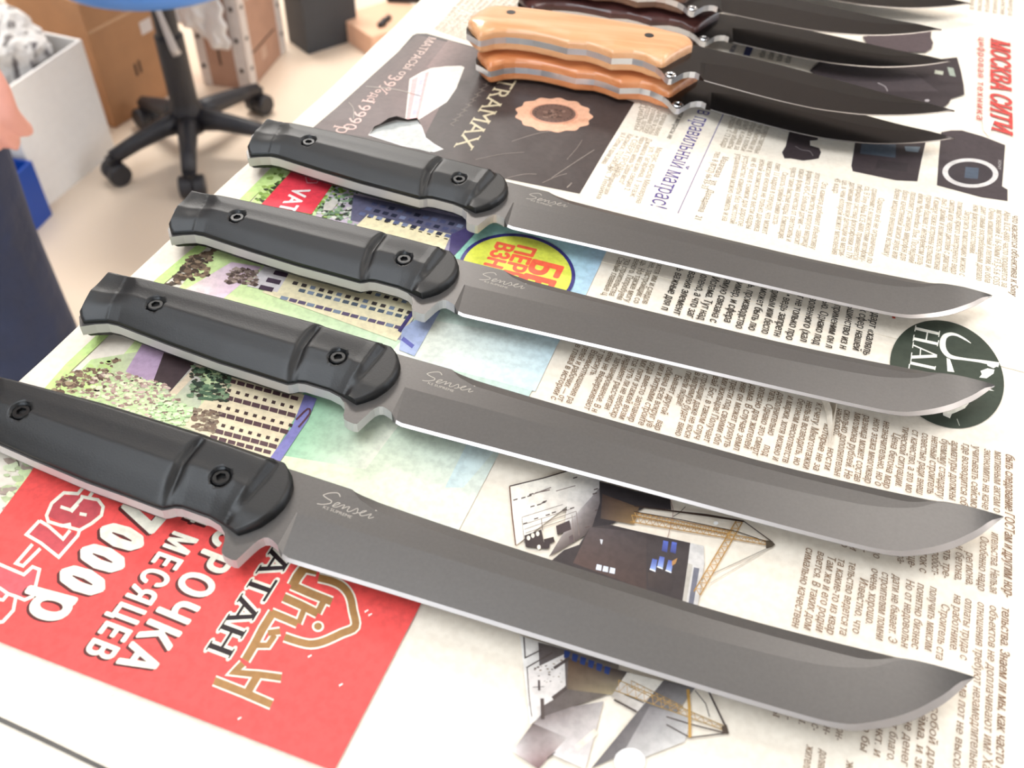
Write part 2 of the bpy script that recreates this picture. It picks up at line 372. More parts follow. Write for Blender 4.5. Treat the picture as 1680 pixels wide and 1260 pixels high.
for a, b, c in [((905, 292), (975, 246), 1), ((832, 292), (880, 286), .8), ((890, 300), (930, 285), .8), ((930, 262), (955, 230), .7), ((840, 232), (905, 215), .7), ((600, 142), (690, 158), 1.6), ((572, 168), (580, 195), 1.4), ((780, 262), (860, 250), .6), ((930, 308), (936, 301), 2)]:
    P_.stroke([a, ((a[0]+b[0])/2+4, (a[1]+b[1])/2-3), b], c, (150, 138, 128), 5.5, sm=4)
# torn hole that shows the grey page below
P_.poly([(604, 222), (612, 211), (622, 206), (636, 200), (649, 196), (668, 198), (684, 196), (692, 207), (699, 226), (712, 236), (728, 245), (712, 250), (660, 240)], (226, 222, 216), 6)
P_.poly([(608, 220), (616, 211), (636, 203), (650, 200), (668, 202), (683, 200), (689, 209), (697, 229), (718, 243), (705, 250), (660, 238)], (196, 198, 194), 6.4)
P_.build('mattress_advert', msheet, M_GLOSS); ZAD = P_.top
def torn_lip(rim, dx, dy, lift, m, parent, z0):
    """paper that stands up along a torn rim and leans over the hole"""
    V = []; F = []; n_ = len(rim)
    for i, (a, b) in enumerate(rim):
        k = math.sin(math.pi*i/(n_-1)); h = lift*k*(1+.25*math.sin(i*2.3))
        p = at_z(a, b); q = at_z(a+dx*k, b+dy*k)
        V += [(p[0], p[1], TOP+z0), ((p[0]+q[0])/2, (p[1]+q[1])/2, TOP+z0+h*.75+2e-5), (q[0], q[1], TOP+z0+h+4e-5)]
    for i in range(n_-1):
        for j in range(2): F.append([3*i+j, 3*i+3+j, 3*i+4+j, 3*i+1+j])
    return recalc(mesh('torn_lip', V, F, m, parent, smooth=True))
torn_lip([(606, 221), (614, 211), (624, 206), (637, 201), (650, 197), (668, 199), (684, 197), (691, 206)], 1.5, 4, .0035, ink_material('dark_torn_paper', .5, False, dark), msheet, ZAD)

P_ = Print()
PUR = (84, 70, 140)
text(P_, 'в правильный матрас!', (1146, 179), (1066, 338), (16, 3.6), PUR, 3)
P_.stroke([(1188.6, 183), (1112, 350)], 1.4, (110, 96, 150), 3)
text(P_, 'или матрасы не', (1116, 183), (1094, 227), (5, 1), (70, 60, 48), 3, bold=.02)
G1 = (164, 146, 122)
block(P_, ['Горячая линия', 'Качество и цены', 'Пружинные блоки', 'Ортопед, латекс', 'Диваны'], ((1089, 184), (1072, 222)), ((1052, 168), (1040, 214)), (5.5, 1.2), G1)
block(P_, ['>Матрас, кресла Меккеруна', '> ул. Гагарина, 1 этаж', 'Джамала магазин секция 2', 'Новое кресло, мебель "Доброе место"', '+ СВЕРХ ПРОЧНО!', 'Каспийск, ТЦ ОНИСАР', 'ул. А. Султана, в здании рынка'], ((1082, 231), (1043, 333)), ((1021, 217), (986, 268)), (5.5, 1.2), G1)
block(P_, ['магазин Центральный салон', 'ул. Ленина'], ((1012, 268), (990, 318)), ((1000, 272), (978, 326)), (5, 1.2), G1)
text(P_, 'Махачкала   ул.   Дахадаева   21', (1186, 256), (1139, 360), (6.5, 1.2), (126, 106, 82), 3)
text(P_, 'тел. 8 (8722) 66-33-33', (1174, 248), (1150, 309), (6.5, 1.2), (140, 120, 94), 3)
G2 = (156, 138, 112)
block(P_, ['светочувствительн', 'лучи объектива не в', 'добраться к полной', 'пульту и снова за', 'кадр! (Sony объекты', 'рядом с 12 кадр'], ((1258, 201), (1237, 251)), ((1201, 191), (1182, 241)), (5.6, 1), G2)
block(P_, ['>Эта камера добивает объективу', 'этого класса уместить в корпусе матрицу', 'формата APS-C. Большой датчик — зависит', 'какая форма качества от светосилы и', 'чувств такие быстрые кадры. Композиция.', '>Скорость серийной съемки соста-~', 'ляет 11 кадров в секунду, что может', 'нажатия кнопки не только дачника', 'новой возможности вести кадры', 'не 45 чисел в снимок для дорогое', 'устройство камеры без чистотой', 'управлением можно снимать и на'], ((1351, 286), (1329, 408)), ((1208, 252), (1184, 362)), (6, 1), G2)
block(P_, ['>Однако всё не ограничено по', 'сравнению с возможностями автофоку-', 'са. В Sony Alpha ILCE-6000 применяется', 'гибридная система фокусировки со 179', 'датчиками фазовой детекции на матри-', 'це, в чем которой может мгновения', '45 кадр.~'], ((1444, 312), (1422, 431)), ((1370, 292), (1353, 414)), (6, 1), G2)
block(P_, ['Alpha ILCE-6000 часто продается за', 'мгновений E 16-50мм F3.5-5.6 OSS', 'Очень компактный и легкий, он обла', 'дает самым востребованным диапазо', 'ном фокусных расстояний.~', '>Загрузить композицию можно с', 'помощью яркого электронного видо', 'смотра или через дисплей с диагона', 'лью 3 дюйма и возможность наклона', 'К камере также встроены вспышка и', 'горячий башмак с интерфейсом разъ', 'ёмом Multi-Interface Shoe. Последний', 'позволяет установить микрофон для', 'более качественной записи звука или', 'более мощную внешнюю вспышку'], ((1648, 346), (1643, 470)), ((1469, 309), (1449, 419)), (6.6, .8), G2, italic=.1)
text(P_, 'что касается объектива к Sony', (1661, 352), (1658, 484), (7, .8), (112, 84, 56), 3, italic=.15, bold=.012)
RED = (206, 74, 68)
text(P_, 'МОСКВА СИТИ', (1626, 62), (1625, 212), (31, 4), RED, 3, ref='М', bold=.035, italic=.22)
text(P_, 'цифровая техника', (1606, 60), (1602, 196), (7, .6), (196, 84, 74), 3, bold=.02, gap=.15, serif=False)
CAMD = (58, 48, 50)
P_.poly([(1297, 207), (1320, 200), (1346, 208), (1343, 224), (1341, 230), (1329, 231), (1329, 238.6), (1344, 243), (1347, 250), (1343, 260), (1332, 262), (1317, 263.6), (1297, 260), (1287, 260), (1283, 250), (1289, 240)], CAMD, 3)
P_.stroke([(1305, 240), (1315, 246), (1328, 248), (1334, 256)], 1, (130, 120, 120), 4, sm=4)
P_.poly([(1404, 226), (1520, 226), (1518, 236), (1512, 262), (1505, 297.6), (1470, 296), (1399, 281), (1396.7, 272)], CAMD, 3)
P_.poly([(1414, 233), (1470, 237), (1469, 259), (1411, 252)], (78, 88, 100), 4); P_.poly([(1484, 240), (1510, 241), (1506, 250), (1486, 248)], (112, 124, 134), 4)
P_.poly([(1440, 262), (1490, 268), (1488, 282), (1436, 276)], (48, 40, 42), 4)
P_.poly([(1544, 217), (1560, 214), (1578, 214), (1613, 224), (1649, 238), (1646, 281), (1644, 305.7), (1653, 311), (1653, 330), (1611, 324), (1537, 304), (1540, 260)], (68, 58, 60), 3)
P_.ell(1592, 284, 46, 24, (214, 208, 204), 4, 44, .06); P_.ell(1592, 284, 37, 18.5, (56, 48, 52), 4.5, 44, .06); P_.poly([(1584, 274), (1606, 276), (1604, 294), (1582, 292)], (74, 84, 98), 5)
text(P_, 'SONY', (1638, 262), (1637, 278), (5, .5), (190, 184, 180), 5, ref='S', serif=False)
P_.poly([(1328, 116), (1345, 100), (1400, 96), (1480, 104), (1570, 94), (1576, 115), (1581, 140), (1582, 155), (1560, 162), (1556, 170), (1545, 178), (1500, 180), (1420, 164), (1350, 135)], CAMD, 3)
P_.poly([(1534, 115), (1548, 117), (1547, 123), (1533, 121)], (196, 198, 180), 4); P_.poly([(1554, 110), (1564, 112), (1568, 126), (1558, 124)], (156, 164, 150), 4)
P_.poly([(1330, 118), (1352, 104), (1500, 120), (1540, 150), (1440, 150), (1360, 132)], (74, 64, 66), 3.6); P_.stroke([(1440, 136), (1452, 142), (1456, 150)], 1.5, (170, 160, 160), 4, sm=3); P_.ell(1521, 165, 4, 2.2, (180, 172, 172), 4)
P_.poly([(1415, 60), (1528, 46), (1527, 62), (1531, 70), (1528, 80), (1518, 86), (1430, 84)], (84, 70, 72), 3)
text(P_, 'НОВ', (1203, 73), (1196, 85), (7, 1), (46, 44, 80), 4, ref='Н', bold=.03); P_.poly([(1226, 72), (1238, 74), (1230, 92), (1219, 90)], (44, 50, 96), 4)
for i in range(4): text(P_, 'камера', (1252+i*14, 76+i*3), (1246+i*14, 94+i*3), (6, 1), (96, 88, 70), 4, bold=.02)
P_.poly([(1612, 196), (1622, 190), (1632, 196), (1627, 208), (1622, 224), (1614, 214)], (252, 248, 240), 4)
P_.build('camera_article', msheet)
P_ = Print()
wl = ['строительство жилых домов в городе', 'не только в районе но и республике', 'которые начали работу с нового года', 'проверка документов у застройщика']
for i in range(11):
    a = np.array((790+i*11, -40+i*1.0)); b = np.array((712+i*6.6, 47+i*2.3)); text(P_, wl[i % 4], tuple(a), tuple(b), (4.5, .9), (196, 182, 160), 3)
for i in range(6): text(P_, ['техника', 'объектив', 'камера'][i % 3], (1594+i*12.5, -18+i*1), (1592+i*12.5, 14+i*2), (5, .6), (168, 148, 124), 3)
o = P_.build('small_print', back); o.location.z = -.0007

# ---- article spread: apartment advert picture
P_ = Print()
GRN = (196, 224, 140)
P_.grad([(470, 262), (1010, 380), (705, 960), (20, 800)], [(206, 228, 150), (150, 196, 200), (248, 240, 222), (226, 236, 176)], 1)
P_.stroke([(458, 272), (400, 330), (331, 404), (262, 462), (113, 602), (78, 642), (10, 708)], 14, (204, 232, 146), 1.5)
P_.grad([(770, 360), (996, 410), (962, 482), (740, 440)], [(150, 206, 186), (178, 208, 226), (178, 208, 226), (150, 206, 186)], 1.6)
P_.grad([(740, 440), (962, 482), (912, 570), (690, 530)], [(150, 206, 186), (178, 208, 226), (206, 226, 230), (226, 232, 212)], 1.6)
P_.grad([(690, 522), (916, 562), (878, 642), (640, 580)], [(236, 236, 218), (206, 226, 230), (206, 226, 230), (236, 236, 218)], 1.7)
P_.grad([(500, 640), (660, 690), (600, 770), (450, 745)], [(146, 196, 158), (234, 234, 214), (234, 234, 214), (146, 196, 158)], 1.7)
P_.grad([(780, 700), (832, 716), (760, 800), (730, 800)], [(206, 224, 222), (214, 228, 224), (214, 228, 224), (206, 224, 222)], 1.9)
P_.grad([(560, 290), (770, 345), (660, 560), (440, 470)], [(196, 182, 196), (150, 142, 168), (150, 142, 168), (226, 206, 212)], 1.9)
P_.blobs([(455, 276), (600, 300), (560, 370), (412, 330)], [(70, 92, 40), (128, 160, 74), (166, 196, 100), (54, 60, 38), (150, 176, 90)], 260, 2, 7, 2)
P_.blobs([(540, 310), (600, 330), (590, 372), (520, 352)], [(54, 62, 54), (112, 140, 110), (150, 176, 140), (210, 210, 200)], 150, 2, 6, 4.2)
P_.poly([(478, 282), (551, 296), (511, 352), (429, 336)], (232, 62, 78), 7.5)
P_.stroke([(501, 290), (512, 284), (526, 290), (520, 301), (504, 301)], 1.6, (240, 150, 160), 8, closed=True); P_.ell(513, 294, 5, 3, (224, 110, 126), 8)
text(P_, 'VAT', (484, 308), (455, 346), (26, 4), (250, 240, 236), 8, ref='V', bold=.03, serif=False)
P_.poly([(532, 336), (545, 328), (556, 332), (545, 346), (530, 346)], (206, 200, 190), 8)
# apartment block facades
P_.poly([(580, 320), (775, 362), (760, 395), (575, 362)], (100, 98, 122), 7); P_.poly([(604, 352), (740, 385), (725, 420), (660, 440), (560, 395)], (238, 226, 186), 7.2)
for r in range(3):
    for i in range(11):
        x, y = 612+i*14-r*10, 332+i*3.6+r*8; P_.poly([(x, y), (x+9, y+2.2), (x+5, y+7), (x-4, y+4.8)], random.choice([(104, 112, 148), (132, 140, 168), (44, 46, 66), (82, 86, 120)]), 7.6)
for i in range(10): x, y = 603+i*14, 356+i*3.9; P_.poly([(x, y), (x+6, y+1.5), (x+5, y+3), (x-1, y+1.5)], (70, 60, 44), 7.8)
P_.poly([(740, 385), (775, 370), (790, 372), (745, 420), (735, 425)], (76, 66, 112), 7.4)
P_.poly([(480, 440), (700, 495), (650, 560), (430, 480)], (236, 224, 186), 7.2); P_.poly([(440, 430), (480, 440), (455, 480), (405, 470)], (214, 206, 206), 7.2)
for r, (x0, y0, nn, w, h, cl) in enumerate([(488, 448, 13, 8, 4.5, (66, 58, 56)), (482, 462, 14, 8, 5, (70, 62, 60)), (492, 474, 13, 10, 5, (86, 96, 108)), (462, 486, 14, 12, 5, (96, 84, 110))]):
    for i in range(nn): x, y = x0+i*14.4, y0+i*3.7; P_.poly([(x, y), (x+w, y+w*.24), (x+w-3, y+w*.24+h), (x-3, y+h)], cl if (i+r) % 3 else (128, 140, 158), 7.7)
for i in range(3): x, y = 452-i*12, 444+i*12; P_.poly([(x, y), (x+22, y+5), (x+18, y+12), (x-4, y+7)], (74, 56, 72), 7.7)
P_.poly([(660, 540), (690, 520), (715, 500), (722, 512), (680, 585), (655, 575)], (170, 182, 214), 7.8); P_.stroke([(655, 545), (672, 520), (690, 500)], 6, (72, 64, 116), 8); P_.stroke([(660, 556), (678, 570)], 7, (96, 98, 170), 8)
P_.blobs([(380, 440), (425, 445), (420, 468), (368, 464)], [(76, 60, 54), (104, 86, 78), (132, 114, 104), (170, 150, 138)], 140, 1.5, 6, 7.3)
P_.blobs([(318, 420), (352, 410), (340, 452), (270, 470)], [(88, 70, 56), (118, 98, 80), (70, 58, 48), (150, 128, 104)], 150, 2, 8, 7.2)
P_.grad([(380, 430), (430, 438), (330, 520), (262, 500)], [(226, 200, 214), (214, 186, 206), (230, 206, 216), (236, 226, 200)], 2.2)
# lower part of the picture: park, trees and the big block
P_.grad([(150, 590), (330, 560), (330, 700), (90, 650)], [(206, 228, 160), (196, 170, 190), (206, 222, 176), (186, 206, 140)], 2)
P_.poly([(236, 560), (300, 572), (262, 634), (206, 610)], (188, 160, 186), 2.4)
P_.poly([(270, 576), (325, 590), (280, 642), (250, 630)], (74, 58, 60), 2.8); P_.poly([(322, 600), (335, 600), (288, 650), (277, 645)], (226, 206, 178), 3)
P_.blobs([(100, 616), (200, 585), (170, 640), (84, 648)], [(96, 74, 60), (130, 104, 86), (196, 220, 140), (160, 140, 110)], 200, 2, 7, 3)
P_.blobs([(170, 605), (270, 630), (330, 700), (110, 660)], [(206, 180, 168), (232, 222, 190), (176, 146, 136), (222, 236, 186), (196, 220, 160), (148, 120, 110)], 480, 1.5, 6, 3.5)
P_.blobs([(260, 650), (318, 670), (300, 706), (236, 690)], [(206, 232, 176), (190, 222, 160), (226, 240, 196), (176, 206, 150)], 170, 2, 6, 8.2)
P_.blobs([(312, 600), (380, 610), (372, 660), (312, 652)], [(52, 66, 52), (84, 110, 84), (110, 136, 104), (60, 58, 46), (140, 160, 124)], 180, 2, 7, 8)
P_.poly([(372, 615), (505, 650), (440, 760), (300, 700)], (236, 220, 186), 7.2)
rows = [(376, 622, 9, 12, 6, 'b'), (374, 638, 9, 6, 5, 's'), (356, 645, 11, 13, 7, 'b'), (358, 664, 10, 6, 5, 's'), (344, 672, 11, 13, 7, 'b'), (350, 692, 9, 6, 5, 's'), (340, 700, 9, 13, 7, 'b'), (346, 714, 7, 12, 6, 'b'), (350, 728, 6, 12, 6, 'b')]
for x0, y0, nn, w, h, k in rows:
    for i in range(nn):
        x, y = x0+i*14.6, y0+i*3.9
        if x+w > 498-(y-655)*.42: continue
        P_.poly([(x, y), (x+w, y+w*.26), (x+w-2, y+w*.26+h), (x-2, y+h)], (70, 50, 48) if k == 's' else (92, 66, 70), 7.7)
P_.blobs([(318, 670), (365, 680), (350, 712), (318, 704)], [(104, 84, 70), (126, 104, 86), (146, 130, 110)], 110, 2, 6, 8.4)
P_.poly([(500, 648), (520, 655), (505, 690), (455, 765), (440, 757), (480, 700)], (132, 128, 186), 7.9)
P_.stroke([(486, 690), (505, 672), (508, 680), (490, 702)], 3, (96, 60, 70), 8.5, sm=3)
P_.blobs([(0, 740), (60, 740), (30, 820), (0, 850)], [(216, 230, 176), (230, 236, 196), (196, 206, 160), (180, 160, 146)], 40, 5, 14, 2.2)
P_.build('apartment_picture', low); ZPIC = P_.top

# ---- round sticker, logo, article text
P_ = Print()
P_.ell(848, 447, 96, 62, (58, 52, 120), 9, 64, .12); P_.ell(848, 447, 90, 57.5, (218, 222, 84), 9.5, 64, .12)
SR = (238, 98, 70)
text(P_, 'БЕЗ', (877, 425), (838, 494), (49, 10), SR, 10, ref='Б', bold=.06, serif=False)
text(P_, 'ПЕРВОГО', (851, 402), (794, 504), (30, 6.5), SR, 10, ref='П', bold=.06, serif=False)
text(P_, 'ВЗНОСА', (817, 397), (766, 482), (29, 6), SR, 10, ref='В', bold=.06, serif=False)
P_.build('round_sticker_print', low, M_GLOSS, ZPIC)
P_ = Print()
CP = np.array([(1459.3, 590), (1468.6, 562.9), (1487, 541.4), (1508.6, 530), (1537, 525), (1568.6, 530.7), (1597, 544.3), (1625.7, 571.4), (1639.3, 595.7), (1647, 630), (1642.9, 655.7), (1630, 678.6), (1608.6, 694.3), (1571.4, 702.9), (1537, 696.4), (1502.9, 677.9)])
q0 = CP-CP.mean(0); D = np.c_[q0[:, 0]**2, q0[:, 0]*q0[:, 1], q0[:, 1]**2, q0[:, 0], q0[:, 1]]; sol = np.linalg.lstsq(D, np.ones(len(q0)), rcond=None)[0]
A2 = np.array([[sol[0], sol[1]/2], [sol[1]/2, sol[2]]]); cc = -.5*np.linalg.solve(A2, sol[3:]); kk = 1+cc@A2@cc; wv, vv = np.linalg.eigh(A2/kk)
P_.poly([tuple(CP.mean(0)+cc+vv@np.array([math.cos(a)/math.sqrt(wv[0]), math.sin(a)/math.sqrt(wv[1])])) for a in np.linspace(0, 2*math.pi, 72, endpoint=False)], (58, 66, 54), 3)
def q7(ox, oy, pts): return [(ox+a/7, oy+b/7) for a, b in pts]
WH = (250, 246, 232)
g = lambda pts: q7(1440, 420, pts)
for pts, w in [([(430, 830), (700, 893)], 4.6), ([(410, 948), (690, 1010)], 4.6), ([(572, 872), (556, 968)], 2.2), ([(438, 798), (426, 866)], 1.6), ([(712, 860), (700, 930)], 1.6), ([(418, 905), (406, 980)], 1.6), ([(700, 968), (684, 1038)], 1.6),
               ([(405, 1022), (680, 1142)], 2.2), ([(388, 1162), (680, 1148)], 5), ([(492, 1066), (486, 1152)], 2), ([(410, 990), (400, 1056)], 1.6), ([(392, 1108), (376, 1240)], 1.6), ([(378, 1228), (660, 1290)], 4.6), ([(664, 1265), (654, 1310)], 1.6), ([(366, 1240), (352, 1330)], 2)]:
    P_.stroke(g(pts), w, WH, 4)
P_.stroke(g([(1070, 1002), (1000, 955), (900, 905), (820, 900), (760, 940), (745, 1030), (780, 1110), (850, 1160), (1000, 1185), (1200, 1212), (1390, 1250)]), [1, 3, 4, 6, 9, 10, 8, 6, 4, 5, 8], WH, 4, sm=5)
h2 = lambda pts: q7(1440, 560, pts)
P_.poly(h2([(790, 190), (830, 205), (855, 280), (880, 355), (800, 345)]), WH, 4); P_.poly(h2([(1250, 245), (1400, 270), (1330, 310), (1260, 280)]), WH, 4)
P_.poly(h2([(1180, 340), (1260, 310), (1340, 325), (1330, 370), (1250, 425), (1165, 415), (1195, 380)]), WH, 4); P_.poly(h2([(1220, 520), (1340, 570), (1220, 555)]), WH, 4)
P_.poly(h2([(745, 750), (840, 735), (845, 775), (930, 728), (900, 715), (1030, 660), (1045, 715), (1000, 770), (900, 815), (850, 835), (830, 885), (750, 850)]), WH, 4); P_.stroke(h2([(910, 890), (940, 970)]), 1.6, (170, 170, 156), 4)
P_.poly([(1463, 516), (1469, 518), (1469, 523), (1464, 522)], (200, 60, 30), 4)
P_.build('round_logo', low)
P_ = Print()
BK = (38, 32, 26)
bold_lines = '''ь важные для п|1111,439|1084,507
вания элемент|1131,444|1104,514
олено, а что заг|1150,449|1125.7,518.6
Ислама. Тут над|1168.6,453|1144,523
ямую связана с|1188.6,457|1164,527
имер, и сфера|1208,462|1187,527
ь, производство|1228,465.7|1206,537
может быть лю|1248.6,471.4|1227,540
димым или беспо|1267,474|1248.6,545.7
• ведь запретн|1287,481|1268.6,550
т не только про|1308.6,483|1288.6,555.7
воленного (хал|1329,487|1312,559
ью. Однако под|1350,492|1333,563.6
применим он л|1369,499|1354,569
ьшинство из н|1391.4,500.7|1377,570.7
х сфер нашей|1411.4,505|1398.6,573
ндарт «халяль|1432,506.7|1415,581'''
def lines_of(s): 
    for ln in s.split('\n'):
        t, a, b = ln.split('|'); yield t, tuple(map(float, a.split(','))), tuple(map(float, b.split(',')))
for t, a, b in lines_of(bold_lines): text(P_, t, a, b, (8.6, 1.6), BK, 3, bold=.026, serif=False, italic=.06)
P_.build('bold_paragraph', low)
P_ = Print()
light_lines = '''Самые главные ц|1015.7,420.7|987,483
тка строительства|1027,424|998.6,484
енного. Попробуем|1041.4,424|1011.4,490
ць. Но также могу|1053,427|1024,494
не, застройщик со|1067,430|1038.6,496
хотя им и следов|1078.6,433|1053,497'''
for t, a, b in lines_of(light_lines): text(P_, t, a, b, (6.4, 1.3), (108, 92, 68), 3)
body1 = '''в глава в истории с|945,564|903,654
телей и рабочих — от|958,567|914,656
Взаимоотношения ра|971,573|928.6,660
т треснуть.|985,573.6|967,615
ены не выдерживают|998.6,577|958,670
т запланированное. В н|1013.6,580|970,674
ундамент рассчитан|1027,583|991,670
тся чуть ли не небоскр|1040,587|1001,683
мх пяти этажей возм|1053.6,590|1015,685.7
огда вместо запланир|1067,593.6|1030,690
ии и хитрыми строите|1083,597|1046.4,695.7
обмана всех вокруг ув|1095.7,601.4|1060,698.6
Бывает другой    вар|1108.6,613.6|1073,704
гибели людей!|1126.4,608.6|1109,663.6
в напрямую будет вино|1140.7,610|1107,713
стройщик даже не косн|1153.6,613|1122,716.4
вай Бог, в таком случ|1170.7,615.7|1138,718.6
ми жильцов! Получает|1186.4,619|1154,723
трести под своими обл|1200.7,623|1170,727
ния он может рухнуть|1216.4,626.4|1187,732
дома. В случае земл|1231.4,630|1203,737
опасно для жителей|1247,634|1220,734
тать. Однако это смерт|1264,639|1233.6,744
дополнительно      под|1277,643|1250,746.4
и марки, хотя можно и|1293,648.6|1267,753.6
бетоном несоответств|1310,653|1283,757
нельзя возводить, но|1324,657|1301,761
к счету. Многоэтажки|1340,660|1317,767
которые не за|1353,694|1333.6,770
ности|1358.6,733|1352,769
наоборот,|1372,668.6|1367,714
сколько дополнительн|1385.7,671.4|1368,779
миллиона рублей. Не|1403,675.7|1384,783
разница может состав|1417,680|1400.7,788
ного этажа многоквар|1434,685.7|1418,790.7
незначительно, но о|1450,690|1435,795
Цена бетона мар|1465.7,709|1448.6,799
тической ситуации.|1481.4,698.6|1468.6,797
ст качество, а это мо|1497,704|1485,806
совестью ради внеш|1513,709|1503,808.6
нетный строитель|1529,714|1520.7,808.6
буемому стандарту|1545,718.6|1537,815
арматуры должны|1561.4,722|1557,818.6
где возводится об|1580,726.4|1575,827
учитывать сейсмо|1596.4,730|1592,831
экономить на каче|1615,735|1610.7,833.6
мативным актам о|1632,738.6|1630,838.6'''
BD = (124, 94, 66)
for t, a, b in lines_of(body1):
    s = min(1, max(0, (a[0]-945)/690)); text(P_, t, a, b, (6.6+1.6*s, 1.3), BD, 3, italic=.1)
body2 = '''симально качествен|1323,897|1298.6,1027
вается. В таких дом|1342,903|1318.6,1030.7
Там же и его родни|1358.6,910|1338,1034
та какие-то из квар|1375.7,915|1355.7,1038.6
тельство ведется та|1393.6,920.7|1377,1040
Известно, что|1411.4,946.4|1398,1037
очень хорошо.|1430,930.7|1420,1023
строителям помни|1447,937|1437,1048
дати не бывает. Э|1465.7,942|1457,1052
Но от недовольн|1487,949|1478,1060
понятно бизнес|1505.7,955|1495,1062
получить максим|1526.4,960.7|1517,1065
Строитель ста|1545,988.6|1535,1080
на работнике.|1565.7,973.6|1558,1066
оплаты труда с|1584,980|1575,1080
отношения требуют незамедлительно|1604,985.7|1590,1262
объектов не доплачивают им? Ха|1624,991|1612,1262
ра-|1471,908.6|1473,924
ще-|1490,908|1490,930
ток с|1510,905|1508.6,938
робост-|1529,903|1528.6,942
ать тре-|1548.6,898|1545.7,947
и бетона,|1568.6,893|1566.4,951
региона,|1585,904|1585,959
Особенно надо|1608.6,878|1604,967
ительства. Нельзя|1627,872|1624,971
во|1435,900|1432,914
я-|1415,892|1413,905
и|1396,893|1394,901
о|1381,887|1379,896
ы|1269,1160|1268,1175
к-|1289,1164|1288,1180
ы.|1312,1170|1310,1188
Яс-|1333,1176|1331,1197
сн-|1352,1180|1350,1204
юн-|1373.6,1188|1370,1213
жителя|1323.6,1221|1317,1264
долям|1345.7,1228.6|1341,1264
ж|1389,1246|1388,1262
о бы|1416,1188|1411,1231
нкт. и|1438.6,1186|1433,1239
т благо.|1461,1186|1455,1247
не денег|1485.7,1176|1478,1254
ёма, и зи|1508.6,1168|1500,1264
собой для|1528.6,1156|1520,1264
ма пот не высох|1575.7,1119|1563,1264'''
for t, a, b in lines_of(body2): text(P_, t, a, b, (8.6, 1.2), (134, 102, 74), 3, italic=.12)
for t, a, b in lines_of('быть следование ГОСТам и другим нор-|1650,743.6|1647,978\nтельства. Знаем ли мы, как часто к|1644,994|1633,1264'): text(P_, t, a, b, (9.4, .8), (120, 84, 52), 3, italic=.16, bold=.014)
P_.build('article_text', low)

# ---- construction pictures
P_ = Print()
LN = (70, 56, 50)
P_.grad([(836, 800), (932, 774), (985, 790), (846, 896)], [(250, 242, 228), (240, 230, 214), (206, 198, 190), (246, 238, 226)], 2)
P_.grad([(935, 778), (985, 790), (982, 870), (925, 880)], [(236, 228, 214), (206, 200, 196), (150, 142, 140), (214, 208, 204)], 2.2)
P_.stroke([(836, 799), (890, 786), (934, 773)], 2, LN, 3); P_.stroke([(836, 799), (840, 845), (846, 896)], 2.2, (112, 80, 64), 3)
for a, b, w in [((875, 812), (904, 801), 1.6), ((878, 810), (902, 805), 2), ((912, 807), (944, 798), 1.3), ((856, 850), (923, 829), .9), ((858, 862), (938, 836), .9), ((860, 870), (945, 840), .9), ((862, 876), (944, 848), .9), ((888, 852), (890, 872), 1.2), ((856, 850), (860, 892), .8), ((945, 840), (950, 880), .9), ((938, 846), (942, 890), .8)]: P_.stroke([a, b], w, (128, 112, 104), 3)
for x, y in [(870, 832), (881, 829), (888, 826), (890, 824), (842, 821), (855, 818), (865, 815), (868, 812), (895, 846), (905, 842), (923, 838), (935, 835), (974, 804), (972, 811), (976, 838), (960, 866), (876, 852), (858, 860), (940, 785)]: P_.poly([(x, y), (x+7, y-2), (x+7, y), (x, y+2)], (84, 70, 66), 3.2)
P_.poly([(912, 864), (934, 855), (937, 870), (914, 879)], (72, 58, 58), 3.4); P_.poly([(860, 880), (888, 870), (892, 890), (900, 902), (878, 900), (862, 898)], (66, 54, 52), 3.4)
for x, y in [(867, 884), (874, 880), (882, 877), (884, 899)]: P_.ell(x, y, 3, 4, (240, 230, 214), 3.8, 12)
P_.poly([(892, 886), (908, 882), (910, 890), (902, 893), (901, 901), (894, 899)], (62, 50, 50), 3.5); P_.poly([(933, 882), (940, 878), (941, 892), (935, 893)], (96, 82, 82), 3.5)
P_.grad([(940, 850), (985, 800), (990, 862), (900, 915)], [(198, 190, 186), (120, 112, 112), (70, 60, 58), (110, 98, 94)], 2.6)
P_.poly([(983, 791), (1040, 806), (1099, 820), (1101, 838), (1058, 834), (1040, 843), (1020, 848), (1010, 858), (990, 866), (970, 870), (984, 826)], (48, 42, 44), 4)
P_.grad([(988, 812), (1048, 834), (1040, 862), (985, 852)], [(70, 52, 44), (96, 74, 54), (150, 120, 80), (74, 60, 54)], 4.4)
P_.poly([(968, 866), (1000, 862), (1025, 868), (1042, 872), (1132, 892), (1126, 940), (1120, 990), (1100, 985), (900, 925), (925, 904), (950, 895)], (62, 54, 54), 4.2)
P_.grad([(968, 866), (1060, 876), (1060, 970), (940, 925)], [(84, 74, 74), (66, 58, 58), (74, 58, 54), (90, 70, 64)], 4.5)
P_.poly([(1132, 892), (1154, 897), (1155, 925), (1142, 1010), (1118, 1000), (1127, 935)], (206, 202, 198), 4); P_.poly([(1138, 932), (1147, 934), (1136, 1000), (1128, 998)], (112, 112, 124), 4.4); P_.poly([(1128, 925), (1136, 928), (1124, 998), (1118, 996)], (186, 180, 170), 4.4)
BL = (92, 110, 196)
for x, y in [(1088, 888), (1102, 890)]: P_.grad([(x, y), (x+8, y+2), (x+6, y+20), (x-3, y+17)], [BL, BL, (60, 66, 120), (60, 66, 120)], 5, 3)
for x, y in [(1070, 918), (1082, 914), (1096, 920)]: P_.grad([(x, y), (x+8, y+2), (x+5, y+20), (x-4, y+16)], [(80, 96, 170), (80, 96, 170), (160, 180, 230), (150, 170, 226)], 5, 3); P_.poly([(x-4, y+16), (x+5, y+20), (x+5, y+22), (x-5, y+18)], (236, 238, 244), 5.3)
